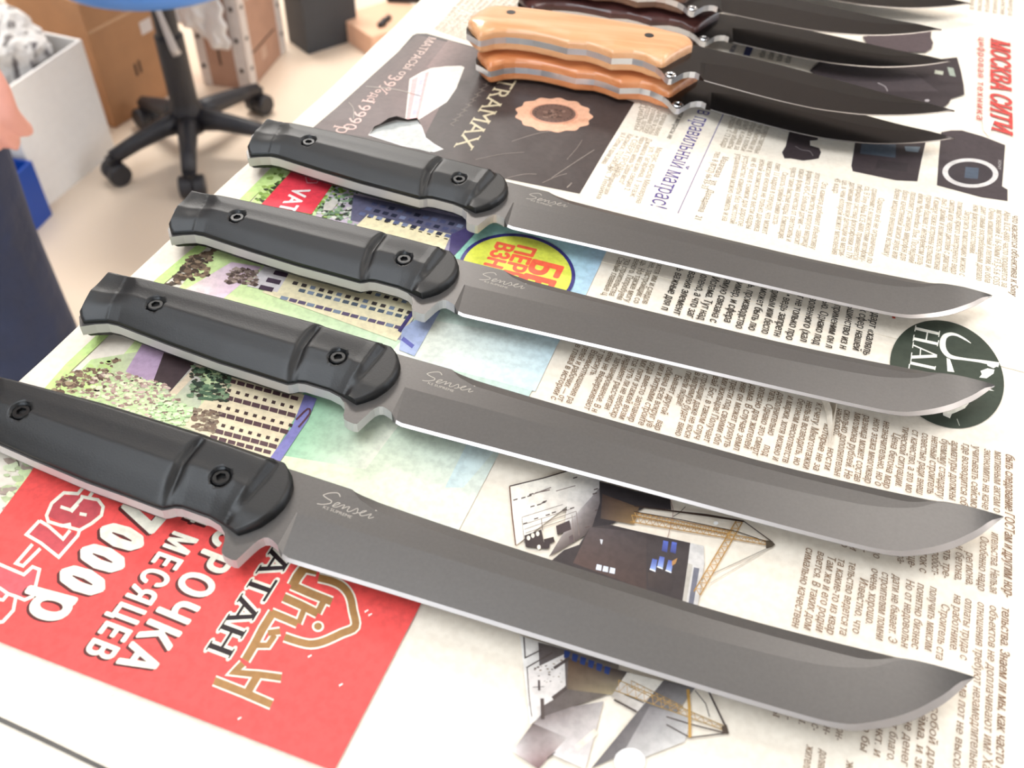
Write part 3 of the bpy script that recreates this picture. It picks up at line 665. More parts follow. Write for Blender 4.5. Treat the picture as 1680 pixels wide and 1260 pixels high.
P_.poly([(1102, 922), (1111, 917), (1108, 926), (1102, 930)], (176, 130, 78), 5.4); P_.grad([(1062, 940), (1108, 945), (1102, 972), (1064, 965)], [(74, 62, 58), (60, 52, 52), (56, 48, 48), (66, 56, 54)], 4.8)
for i in range(3): P_.poly([(979+i*11, 927+i*2.6), (987+i*11, 929+i*2.6), (986+i*11, 938+i*2.6), (977+i*11, 936+i*2.6)], (222, 228, 240), 5)
P_.poly([(984, 886), (989, 887), (987, 895), (985, 893)], (206, 206, 210), 5)
TAN = (176, 132, 66)
def lattice(a, b, w0, w1, n, col=TAN, lay=5.5, t=1.6):
    a, b = np.array(a, float), np.array(b, float); d = (b-a)/np.linalg.norm(b-a); nn = np.array([-d[1], d[0]])
    P_.stroke([tuple(a+nn*w0), tuple(b+nn*w1)], t, col, lay); P_.stroke([tuple(a-nn*w0), tuple(b-nn*w1)], t, col, lay)
    z = []
    for i in range(n+1): k = i/n; w = (w0*(1-k)+w1*k)*(1 if i % 2 else -1); z.append(tuple(a*(1-k)+b*k+nn*w))
    P_.stroke(z, t*.7, (196, 154, 96), lay)
lattice((1035, 852), (1262, 893), 5.5, 3, 44); lattice((1040, 845), (1200, 876), 3, 3, 36, (150, 108, 58))
lattice((1213, 856), (1143, 975), 5, 6, 24, TAN, 6, 2)
DK = (62, 44, 34)
P_.stroke([(1040, 832), (1103, 840), (1160, 847), (1220, 857)], [1.5, 2.5, 4, 3], DK, 6.2); P_.stroke([(1220, 857), (1264, 889)], 1.6, DK, 6.2); P_.stroke([(1040, 841), (1120, 855), (1210, 874), (1262, 892)], 1.5, DK, 6.2)
P_.poly([(1256, 888), (1266, 889), (1271, 895), (1266, 899), (1256, 902)], (84, 72, 58), 6.4); P_.stroke([(1256, 902), (1170, 942), (1160, 955)], 1.3, (150, 140, 130), 5); P_.stroke([(1262, 900), (1165, 958)], 1.2, (190, 180, 168), 5)
P_.stroke([(1099, 820), (1104, 838), (1103, 850), (1095, 884)], 1, (150, 110, 100), 5.2); P_.stroke([(1104, 849), (1114, 843), (1124, 833)], 1.1, DK, 6); P_.ell(1174, 860, 4, 3, (252, 250, 246), 6.4, 14)
# picture below the front knife
q5 = lambda pts: [(840+a/4.667, 1040+b/4.667) for a, b in pts]
P_.grad(q5([(60, 20), (440, 130), (420, 480), (140, 700)]), [(246, 240, 232), (150, 142, 138), (110, 100, 98), (236, 230, 224)], 2)
P_.grad(q5([(60, 820), (240, 600), (700, 520), (560, 1040)]), [(236, 228, 226), (92, 80, 78), (176, 168, 164), (224, 216, 212)], 2.4)
P_.grad(q5([(0, 900), (160, 690), (420, 800), (200, 1040)]), [(226, 220, 218), (96, 82, 80), (188, 180, 176), (130, 100, 98)], 2.5)
P_.grad(q5([(200, 70), (820, 240), (760, 460), (230, 640)]), [(92, 82, 80), (112, 102, 92), (112, 102, 92), (92, 82, 80)], 3)
P_.grad(q5([(430, 190), (900, 300), (820, 480), (420, 430)]), [(92, 68, 50), (70, 62, 62), (176, 160, 124), (110, 94, 78)], 3.3)
for i in range(6): P_.poly(q5([(400+i*62, 130+i*24), (445+i*62, 145+i*24), (430+i*62, 200+i*24), (395+i*62, 185+i*24)]), (44, 62, 118), 4)
P_.grad(q5([(880, 300), (1160, 370), (960, 600), (760, 480)]), [(226, 218, 206), (240, 232, 218), (206, 198, 190), (180, 170, 160)], 3.5)
P_.grad(q5([(1160, 360), (1400, 420), (1100, 800), (600, 1040)]), [(104, 98, 98), (132, 128, 126), (132, 128, 126), (104, 98, 98)], 3.6)
P_.grad(q5([(1050, 560), (1380, 640), (1320, 830), (780, 1040)]), [(130, 124, 124), (186, 182, 178), (206, 202, 198), (190, 186, 182)], 3.8)
P_.ell(*q5([(900, 980)])[0], 26, 22, (226, 222, 218), 4, 24); P_.poly(q5([(480, 860), (630, 730), (660, 770), (500, 900)]), (226, 216, 200), 4)
P_.poly(q5([(110, 300), (400, 160), (410, 400), (330, 500), (230, 560), (120, 560)]), (222, 214, 208), 3.6)
for pts, w in [([(90, 30), (100, 190), (220, 130)], 2.2), ([(110, 265), (310, 150)], 2.2), ([(115, 265), (130, 480), (150, 640)], 1.4), ([(205, 360), (208, 440)], 3.6), ([(160, 415), (245, 410)], 1), ([(230, 500), (235, 660)], 6), ([(310, 500), (415, 420)], 6), ([(320, 270), (440, 190)], 5), ([(860, 470), (1010, 535)], 2), ([(780, 510), (950, 600)], 3), ([(270, 960), (330, 910)], 1.6), ([(1180, 640), (1340, 690), (1650, 770)], 2.2), ([(1180, 700), (1360, 800), (1640, 765)], 2.2), ([(1500, 440), (1640, 730)], 3), ([(1400, 440), (1480, 540), (1510, 640)], 1.4)]: P_.stroke(q5(pts), w, (82, 70, 66), 4.6)
P_.blobs(q5([(150, 270), (390, 200), (380, 380), (160, 390)]), [(110, 96, 88), (150, 130, 110), (190, 180, 170)], 26, 1.2, 3, 4.4)
lattice(*q5([(800, 400), (1640, 735)]), 9, 3, 26, (166, 134, 74), 5, 1.5); lattice(*q5([(900, 385), (1300, 580)]), 5, 4, 16, (150, 118, 62), 5, 1.2)
P_.stroke(q5([(1345, 430), (1355, 560), (1360, 800)]), 5, (196, 152, 80), 5.2); P_.poly(q5([(1600, 715), (1640, 700), (1660, 770), (1610, 770)]), (86, 72, 60), 5.4)
P_.build('construction_pictures', low, base=ZPIC)

# ---- red advert
P_ = Print()
P_.poly([(75, 738), (700, 972), (690, 993), (548, 1266), (0, 1054), (-40, 1040), (-40, 900), (48.6, 780)], (238, 84, 80), 2.6)
CR = (246, 238, 218); SH = (92, 42, 40)
for (s, a, b, up, bo, rf) in [('7000', (213, 823), (92, 953), (61, 25), .075, '0'), ('р', (74, 965), (42, 1010), (52, 21), .05, 'р'), ('РАССРОЧКА', (439, 767), (192, 1089), (45, 18), .045, 'Р'), ('4 МЕСЯЦЕВ', (313, 838), (138, 1071), (37, 15), .045, 'М')]:
    text(P_, s, a, b, up, SH, 3.2, ref=rf, bold=bo, serif=False, shift=(-5, 3), gap=.15); text(P_, s, a, b, up, CR, 3.8, ref=rf, bold=bo, serif=False, gap=.15)
text(P_, 'АТАН', (446, 900), (337, 1068), (36, 13), CR, 3.2, ref='Н', bold=.085); text(P_, 'АТАН', (446, 900), (337, 1068), (36, 13), (44, 32, 34), 3.8, ref='Н', bold=.02)
GO = (166, 122, 72)
k7 = lambda pts: [(360+a/7, 900+b/7) for a, b in pts]
gold = [(k7([(1140, 345), (1300, 385), (1420, 450), (1500, 560), (1535, 720), (1560, 905), (1400, 985), (1200, 1075), (1050, 1105), (900, 1075), (750, 1025)]), 12), (k7([(1000, 200), (900, 330), (840, 440)]), 15), (k7([(1120, 270), (980, 240)]), 12), (k7([(830, 430), (1050, 525), (1290, 620)]), 13), (k7([(740, 570), (940, 660), (1130, 755)]), 13),
        (k7([(1200, 610), (1130, 750)]), 10), (k7([(600, 745), (760, 810), (900, 870)]), 12), (k7([(980, 690), (910, 870)]), 9), (k7([(620, 740), (500, 930), (400, 1120), (300, 1290)]), 13), (k7([(700, 960), (560, 980)]), 10), (k7([(640, 1000), (560, 1120), (420, 1120)]), 9),
        ([(399, 1090), (385, 1104), (425, 1108), (462, 1113)], 11), ([(424, 1108), (412, 1128), (405, 1140)], 13), ([(352, 1118), (400, 1137), (446, 1157)], 13)]
for i, (pts, w) in enumerate(gold): P_.stroke(pts, w+6, CR, 3.2, sm=0 if i else 4)
for i, (pts, w) in enumerate(gold): P_.stroke(pts, w, GO, 3.9, sm=0 if i else 4)
P_.ell(522, 1029, 10, 9, CR, 3.2, 24); P_.ell(522, 1029, 6.4, 6, GO, 3.9, 24)
PK = (196, 78, 84)
z7 = lambda pts: [(a/7, 780+b/7) for a, b in pts]
P_.poly(z7([(560, 480), (620, 330), (740, 240), (900, 230), (1080, 300), (1170, 320), (1180, 400), (1090, 520), (920, 610), (720, 560)]), PK, 3); P_.poly(z7([(340, 680), (450, 560), (740, 720), (860, 650), (860, 740), (720, 890), (620, 900)]), PK, 3); P_.poly(z7([(0, 1040), (280, 1130), (450, 1080), (400, 1300), (250, 1400), (0, 1380)]), (214, 96, 102), 3)
for pts in [[(960, 150), (900, 220), (740, 210), (600, 330), (540, 470), (560, 540), (720, 590), (820, 570)], [(1080, 190), (1020, 270), (930, 250)], [(1020, 270), (1130, 290), (1190, 370), (1170, 470), (1060, 560), (920, 640), (780, 600), (700, 580)], [(700, 370), (820, 410), (950, 270)], [(820, 430), (900, 340)], [(920, 450), (1000, 465)], [(460, 530), (310, 690), (480, 790), (680, 950), (900, 700), (920, 640)], [(460, 530), (560, 590), (730, 740), (810, 640)], [(380, 800), (190, 1020), (270, 1050), (470, 850)], [(0, 1030), (280, 1150), (380, 1060), (460, 1090), (420, 1260)], [(420, 1260), (380, 1400), (290, 1440), (190, 1400), (160, 1560), (40, 1690), (-20, 1700)], [(190, 1400), (100, 1370), (0, 1300)], [(100, 1370), (40, 1440), (-20, 1430)]]:
    P_.stroke(z7(pts), 5.4, CR, 3.9, sm=0)
for x, y in [(598, 1004), (604, 1010), (505, 1078), (180, 1140), (556, 1125), (390, 1180)]: P_.poly([(x, y), (x+6, y-3), (x+7, y-1), (x+1, y+3)], (255, 236, 226), 4.4)
P_.build('red_advert', low, M_GLOSS, ZPIC)
P_ = Print()
P_.stroke([(-20, 1171), (60, 1208), (180, 1266)], 8, (96, 92, 88), 3)  # dark line laid across the near left corner of the sheet
P_.build('dark_line', low)
# tear in the article page with its lifted lip
torn_lip([(1343, 651), (1350, 662), (1355, 680), (1358, 705), (1361, 738)], 7, -1, .0030, M_PAPER, low, 2e-4)
torn_lip([(1374, 655), (1372, 675), (1369, 700), (1365, 722), (1361, 740)], -7, 0, .0045, M_PAPER, low, 2e-4)

# ------------------------------------------------------------------ black handled knives
m_steel = mat('stonewashed_steel', (98, 95, 93), .36, .6, var=.05, vscale=900)
m_bright = mat('ground_edge_steel', (180, 175, 173), .3, .85)
m_side = mat('brushed_tang_steel', (186, 182, 180), .42, .35)
m_rubber = mat('black_rubber', (9, 10, 12), .42, 0, .5, bump=.25, bscale=1500, bdist=.0002)
m_screw = mat('black_screw', (18, 18, 19), .35, .4)
m_etch = mat('etched_line', (172, 165, 155), .5, .2)
TH = .0022
lowpts = [(-131, 23.2), (-126, 25.6), (-121.4, 26.9), (-117.2, 26.5), (-105.5, 23.3), (-93.6, 20.1), (-71.3, 14.6), (-58.2, 12.1), (-46, 9.6), (-43, 9), (-41.3, 9.6), (-39.6, 10.6), (-37, 10.8), (-27.1, 8.9), (-22.5, 7.0), (-20.2, 4.6), (-19.2, 2), (-18.8, -1.2), (-18.2, -2.6), (-16.8, -3.6), (-14.2, -4.4), (-12.9, -4.3), (-12.2, -2.8), (-10.1, 1.8), (-8.9, 4.0), (-7.6, 5.3), (-6.2, 5.6), (-4.6, 5.0), (-3.0, 4.0), (-2.2, 3.3), (-.75, 16.8)]
spine = [(-132, 52), (-127, 51.4), (-80, 45.9), (-40, 39.2), (-20, 35.3), (-6.7, 33.0), (14.2, 29.2), (15.4, 28.5), (43.5, 22.7), (78.4, 16.3), (110.2, 11.0), (129.3, 7.9), (148, 5.4), (168.5, 3.2), (185.7, 1.7), (202.6, .3), (210.2, -.5)]
edge = [(-2, 3.2), (0, 0), (2, -.6), (39.7, -5.9), (80.7, -11.8), (117.1, -17.1), (139.9, -20.3), (160, -22.8), (168, -23.5), (173.5, -23.3), (179, -21.9), (185.5, -19.6), (191.3, -16.7), (196.5, -13.1), (200.8, -9.8), (205.2, -5.6), (208, -2.7), (210.2, -.55)]
grind = [(-2, 16.8), (84.8, 3.6), (110.4, -1.0), (150, -5.2), (167.5, -5.8), (179.8, -3.9), (189.4, .2), (200, 0.0), (210.2, -.52)]
def smooth_stations(me, k, n):
    """smooth along the blade, crisp along its bevel lines and on the flat tang"""
    me.shade_smooth(); at = me.attributes.get('sharp_edge') or me.attributes.new('sharp_edge', 'BOOLEAN', 'EDGE')
    for e in me.edges:
        a, b = sorted(e.vertices); across = a >= k and (b-k)//n == (a-k)//n and (a-k)//n > 1
        at.data[e.index].value = not across
def black_knife_meshes():
    # tang and ricasso plate
    top = [(-2.2, float(interp(-2.2, spine))), (-6.7, 33.0), (-20, 35.3), (-40, 39.2), (-80, 45.9), (-127, 51.4), (-131.5, 52), (-134.0, 46), (-136.6, 45.4), (-136.9, 42), (-134.6, 41.4), (-134.9, 36), (-134.0, 28.4)]
    tang = prism([(x/1000, y/1000) for x, y in lowpts+top], -2*TH, 0)
    # blade as cross-sections
    xs = sorted(set([-2.2, -0.3, 2, 8, 14.2, 15.4, 18, 24]+list(np.arange(30, 160, 6.))+list(np.arange(160, 209, 2.))+[209.2, 210.2]))
    V = []; sec = []
    for x in xs:
        sy = float((sinterp if x > 16 else interp)(x, spine)); ey = float((sinterp if x > 3 else interp)(x, edge)); gy = float(sinterp(x, grind)); gy = min(max(gy, ey+.01), sy-.01)
        full = x < -1; k = min(1, max(0, (x-14.6)/6)); sw = min(4.2*k+.01, (sy-gy)*.6); tip = max(0, min(1, (210.2-x)/12))
        th = TH*(.25+.75*tip**.7)
        if full: pts = [(sy, TH), (sy-.01, TH), (gy, TH), (ey+.02, TH), (ey, TH)]
        else:
            mb = 1.15+1.3*min(1, max(0, (x-165)/25)); mb = min(mb, max(.02, (sy-ey)*.45)); hb = (TH*.34)*(.35+.65*tip)
            by = ey+mb; gy = max(gy, by+.01)
            pts = [(sy, th*(1-.62*k)), (sy-sw, th), (gy, th), (by, hb), (ey, .00008)]
        ring = [(x/1000, y/1000, -TH+z) for y, z in pts]+[(x/1000, y/1000, -TH-z) for y, z in reversed(pts)]
        if full: ring[2] = (-.00075, ring[2][1], ring[2][2]); ring[7] = (-.00075, ring[7][1], ring[7][2])
        sec.append(len(V)); V += ring
    F = []; MI = []
    for a, b in zip(sec[:-1], sec[1:]):
        first = a == sec[0]
        for j in range(10):
            j2 = (j+1) % 10; F.append([a+j, b+j, b+j2, a+j2])
            MI.append(1 if j in (3, 5) and not first else 0)
    F.append([sec[-1]+j for j in range(10)]); MI.append(0)
    V2, F2 = tang; k = len(V2); n = len(lowpts)+len(top)
    MI2 = [0, 0]+[2]*n
    me = bpy.data.meshes.new('blade'); me.from_pydata([tuple(map(float, p)) for p in list(V2)+V], [], F2+[[i+k for i in q] for q in F]); me.update()
    for mm in (m_steel, m_bright, m_side): me.materials.append(mm)
    me.polygons.foreach_set('material_index', MI2+MI); smooth_stations(me, k, 10)
    bm = bmesh.new(); bm.from_mesh(me); bmesh.ops.recalc_face_normals(bm, faces=bm.faces); bm.to_mesh(me); bm.free()
    # handle scale
    yl = [(-133, 24.2), (-126, 26.4), (-121.4, 27.6), (-117, 27.2), (-105.5, 24), (-93.6, 20.8), (-71.3, 15.3), (-58.2, 12.7), (-46, 10.2), (-43, 9.8), (-39.6, 11.4), (-37, 11.6), (-27, 9.7), (-22, 7.6), (-16, 4.6), (-10, 3.2), (-3, 3.0)]
    yu = [(-133, 51.3), (-128, 51), (-80, 45.4), (-40, 38.7), (-20, 34.8), (-8.3, 32.4), (-3, 31.2)]
    xf = [(0, -15.5), (.08, -12.8), (.2, -9.4), (.35, -6.6), (.5, -4.9), (.65, -4.3), (.8, -4.7), (.92, -6.4), (1, -9)]
    xr = [(0, -130.2), (.06, -131.6), (.15, -132.8), (.5, -132.4), (.9, -130.4), (1, -129.4)]
    nx, ny = 250, 56; V = []; top_i = []
    uu = np.concatenate([np.linspace(0, .03, 6)[:-1], np.linspace(.03, .965, nx-12), np.linspace(.965, 1, 9)[1:]]); nx = len(uu)
    vv_ = .5-.5*np.cos(np.linspace(0, math.pi, ny))
    scr = [(-27.2, 21.8), (-104.2, 35.2)]
    for u in uu:
        for w in vv_:
            x0, x1 = float(interp(w, xr)), float(interp(w, xf)); x = x0+(x1-x0)*u
            a, b = float(interp(x, yl)), float(interp(x, yu)); y = a+(b-a)*w
            s = 2*w-1
            sst = lambda q: (lambda r_: r_*r_*(3-2*r_))(min(1, max(0, q)))
            prof = (.24+.76*min(1, (w/.48)**.9))*(1-.40*sst((w-.88)/.12)); prof = min(prof, .97+.03*sst(w))
            body = 7.3*prof+.25*math.sin(w*9)*sst(w/.3)
            gx = -42.8+1.2*w+9*max(0, w-.45)**1.6
            d = x-gx
            body -= 1.7*math.exp(-((d-.6)/1.5)**2)*(.25+.75*sst(w/.3))*(1-.8*sst((w-.75)/.2))
            if d > 0: body -= .55*min(1, d/3)
            cx = -21.0+7.5*w
            e = x-cx
            pad = 4.0*(.75+.25*sst(w/.3))-.03*max(0, e)
            if e > 0: body = pad+(body-pad)*(1-sst(e/2.6))
            elif e > -3.5: body += .3*(1+e/3.5)
            # rear dish
            dx = (x+124.5)/7; dy = (w-.62)/.33
            body -= 1.5*math.exp(-(dx*dx+dy*dy)**1.5)
            if x < -122: body += .25
            # rounded ends
            ef = min(1, (1-u)*118/1.3); er = min(1, u*118/1.1); body *= (.42+.58*math.sqrt(max(0, 1-(1-ef)**2)))*(.75+.25*math.sqrt(max(0, 1-(1-er)**2)))
            body = min(7.3, max(body, 1.2))
            for sx, sy in scr:
                rr = math.hypot(x-sx, y-sy)
                if rr < 3.7: body -= 1.9*min(1, (3.7-rr)/.6)
            V.append((x/1000, y/1000, body/1000))
    F = [[i*ny+j, (i+1)*ny+j, (i+1)*ny+j+1, i*ny+j+1] for i in range(nx-1) for j in range(ny-1)]
    ring = [i*ny for i in range(nx)]+[(nx-1)*ny+j for j in range(1, ny)]+[i*ny+ny-1 for i in range(nx-2, -1, -1)]+[j for j in range(ny-2, 0, -1)]
    k = len(V); V += [(V[i][0], V[i][1], 0) for i in ring]
    for t in range(len(ring)): t2 = (t+1) % len(ring); F.append([ring[t], k+t, k+t2, ring[t2]])
    sc = bpy.data.meshes.new('handle_scale'); sc.from_pydata(V, [], F); sc.update(); sc.materials.append(m_rubber); sc.shade_smooth()
    bm = bmesh.new(); bm.from_mesh(sc); bmesh.ops.recalc_face_normals(bm, faces=bm.faces); bm.to_mesh(sc); bm.free()
    sc.set_sharp_from_angle(angle=R(50))
    sb = sc.copy(); sb.name = 'handle_scale'
    bm = bmesh.new(); bm.from_mesh(sb); bmesh.ops.scale(bm, vec=(1, 1, -1), verts=bm.verts); bmesh.ops.translate(bm, vec=(0, 0, -2*TH), verts=bm.verts); bmesh.ops.reverse_faces(bm, faces=bm.faces); bm.to_mesh(sb); bm.free()
    # screw with hex socket
    V = []; F = []; seg = 24; rings = [(3.1, 0, 0), (3.1, 1.0, 0), (2.7, 1.35, 0), (1.75, 1.35, 1), (1.65, .3, 1), (0.01, .3, 1)]
    for r, z, hx in rings:
        for t in range(seg):
            a = 2*math.pi*t/seg; rr = r*(math.cos(math.pi/6)/math.cos((a % (math.pi/3))-math.pi/6)) if hx else r
            V.append((rr*math.cos(a)/1000, rr*math.sin(a)/1000, z/1000))
    for i in range(len(rings)-1):
        for t in range(seg): F.append([i*seg+t, i*seg+(t+1) % seg, (i+1)*seg+(t+1) % seg, (i+1)*seg+t])
    sw = bpy.data.meshes.new('screw'); sw.from_pydata(V, [], F); sw.update(); sw.materials.append(m_screw)
    return me, sc, sb, sw, scr
me_bl, me_sc, me_sb, me_sw, SCR = black_knife_meshes()
KN = [(-0.0057049, 0.3378986, -0.1412988), (-0.0231097, 0.2773108, -0.1131156), (-0.0407166, 0.2169503, -0.1262255), (-0.0689735, 0.1583226, -0.1290499)]
# etched signature traced on the front knife, in that knife's own frame
def to_knife(px, py, k=3):
    p = at_z(px, py, TANG); x, y, a = KN[k]; dx, dy = p[0]-x, p[1]-y; return (math.cos(a)*dx+math.sin(a)*dy, -math.sin(a)*dx+math.cos(a)*dy)
SIG = [([(610, 265), (590, 215), (540, 195), (430, 200), (340, 225), (325, 245), (400, 300), (460, 335), (450, 370), (400, 385), (300, 395), (212, 382)], 18),
       ([(470, 420), (560, 400), (610, 375), (560, 365), (500, 400), (490, 435), (560, 440), (640, 410), (690, 410), (640, 470), (720, 440), (775, 440), (735, 490), (740, 520), (800, 510), (900, 465), (915, 490), (890, 545), (820, 550)], 15),
       ([(890, 540), (980, 540), (1050, 515), (1060, 505), (990, 515), (950, 560), (970, 590), (1040, 585), (1150, 560), (1100, 610), (1110, 635), (1190, 615)], 15), ([(1215, 495), (1240, 508)], 20)]
def etch_mesh():
    V = []; F = []
    def rib(pts, w):
        P = [np.array(to_knife(500+a/10.5, 790+b/10.5)) for a, b in pts]
        if len(P) > 2: P = smooth_curve([tuple(p) for p in P], 4)
        k = len(V)
        for i, p in enumerate(P):
            d = P[min(i+1, len(P)-1)]-P[max(i-1, 0)]; d = d/(np.linalg.norm(d)+1e-12); n = np.array([-d[1], d[0]])*w*.5e-3
            V.extend([(*(p+n), .00005), (*(p-n), .00005)])
        F.extend([[k+2*i, k+2*i+1, k+2*i+3, k+2*i+2] for i in range(len(P)-1)])
    for pts, w in SIG: rib(pts, w/10.5*.2)
    # small block capitals under the signature
    A = np.array(to_knife(500+300/10.5, 790+455/10.5)); B = np.array(to_knife(500+795/10.5, 790+640/10.5)); r = (B-A); L = np.linalg.norm(r); r /= L; u = np.array([-r[1], r[0]])
    Gs = [glyph(c, .02, False) for c in 'KS SUPREME']; tot = sum(x[2] for x in Gs); x = 0; sx = L/tot; h = .0011/href('K')
    for gv, gf, adv, _s in Gs:
        k = len(V); V.extend([(*(A+(a+x)*sx*r+b*h*u), .00005) for a, b in gv]); F.extend([[i+k for i in q] for q in gf]); x += adv
    e = bpy.data.meshes.new('engraving'); e.from_pydata([tuple(map(float, p)) for p in V], [], F); e.update(); e.materials.append(m_etch)
    bm = bmesh.new(); bm.from_mesh(e)
    for f in bm.faces:
        f.normal_update()
        if f.normal.z < 0: f.normal_flip()
    bm.to_mesh(e); bm.free(); return e
me_et = etch_mesh()
KL = ['black-handled tanto knife lying along the edge of the dark mattress advert', 'black-handled tanto knife with its tip on the round dark green logo', 'black-handled tanto knife lying between the round green logo and the upper printed crane', 'black-handled tanto knife with its guard over the red advert']
def child(name, me, parent, loc=(0, 0, 0), label=None):
    o = bpy.data.objects.new(name, me); C.objects.link(o); o.parent = parent; o.location = loc
    if label: o['label'] = label
    return o
for (x, y, a), lb in zip(KN, KL):
    k = empty('knife', (x, y, TANG), a); tag(k, lb, 'knife', 'black-handled knives laid in a row')
    b = child('blade', me_bl, k, label='grey stonewashed steel blade with one-piece guard and tang'); child('engraving', me_et, b)
    s = child('handle_scale', me_sc, k); child('handle_scale', me_sb, k)
    for sx, sy in SCR: child('screw', me_sw, s, (sx/1000, sy/1000, (4.2 if sx > -50 else 4.7)/1000))

# ------------------------------------------------------------------ wooden handled knives
def wood(name, c0, c1, c2, rough=.28):
    m = bpy.data.materials.new(name); n, l, b = nodes_of(m); b.inputs['Roughness'].default_value = rough; b.inputs['Coat Weight'].default_value = .3; b.inputs['Coat Roughness'].default_value = .15
    tc = n.new('ShaderNodeTexCoord'); mp = n.new('ShaderNodeMapping'); mp.inputs['Scale'].default_value = (14, 160, 160); mp.inputs['Rotation'].default_value = (0, 0, .12)
    t = n.new('ShaderNodeTexNoise'); t.inputs['Scale'].default_value = 1.2; t.inputs['Detail'].default_value = 6; t.inputs['Distortion'].default_value = .5
    r = n.new('ShaderNodeValToRGB'); r.color_ramp.elements[0].position = .3; r.color_ramp.elements[1].position = .75
    r.color_ramp.elements[0].color = (*lin(c0), 1); r.color_ramp.elements[1].color = (*lin(c2), 1); e = r.color_ramp.elements.new(.52); e.color = (*lin(c1), 1)
    l.new(tc.outputs['Object'], mp.inputs['Vector']); l.new(mp.outputs['Vector'], t.inputs['Vector']); l.new(t.outputs['Fac'], r.inputs['Fac']); l.new(r.outputs['Color'], b.inputs['Base Color']); return m
wood_pale = wood('pale_beech', (206, 146, 98), (216, 160, 114), (226, 176, 132)); wood_or = wood('orange_pear', (186, 108, 62), (206, 132, 84), (220, 154, 108)); wood_dark = wood('dark_walnut', (52, 30, 28), (78, 46, 44), (104, 66, 60)); wood_br = wood('brown_walnut', (78, 52, 40), (104, 72, 54), (130, 94, 70))
m_black = mat('black_blade_steel', (58, 54, 54), .2, .85)
m_bedge = mat('blade_edge_line', (150, 142, 136), .3, .8)
m_tsteel = mat('bright_tang_steel', (214, 214, 216), .28, .8)
m_hole = mat('black_tube_hole', (12, 12, 14), .5); m_ring = mat('polished_ring', (220, 220, 222), .15, .95)
TW = .0017; HW = .0063
wlow = [(-132.2, 18), (-128, 15), (-124, 11.6), (-122.5, 11.4), (-120, 13.4), (-116, 17.0), (-110, 19.4), (-103, 20.2), (-95, 19.9), (-85, 17.8), (-74.8, 14.8), (-71, 15.4), (-64.6, 16.0), (-58, 13.8), (-49.9, 9.4), (-45, 10.8), (-38.9, 12.2), (-33, 10.9), (-25.9, 6.2), (-22.5, 1.6), (-20.3, -3.2), (-18.3, -5.8), (-16.6, -5.4), (-14, -1.6), (-10.8, 3.0), (-7.5, 5.0), (-4.7, 5.2), (-2.4, 3.4)]
wup = [(-133.5, 24), (-133.2, 34), (-130, 41.5), (-124.8, 47.0), (-110, 48.4), (-90.5, 48.3), (-53.1, 46.0), (-30.8, 43.0), (-9.7, 37.2), (-2.4, 35.9)]
wsp = [(-9.7, 37.2), (0, 35.2), (30.4, 28.0), (67, 16.6), (96.1, 6.6), (112, 2.6), (129, 0)]
wed = [(-2.4, 3.4), (0, 0), (3, -1.2), (35.9, -11.4), (56, -15.8), (66.3, -16.4), (80, -16.2), (90, -14.6), (100, -12), (110, -8.6), (118, -5.2), (124, -2.3), (129, -.05)]
wgr = [(-2.4, 17), (20, 15.5), (60, 4.5), (90, -1.5), (115, .5), (129, -.02)]
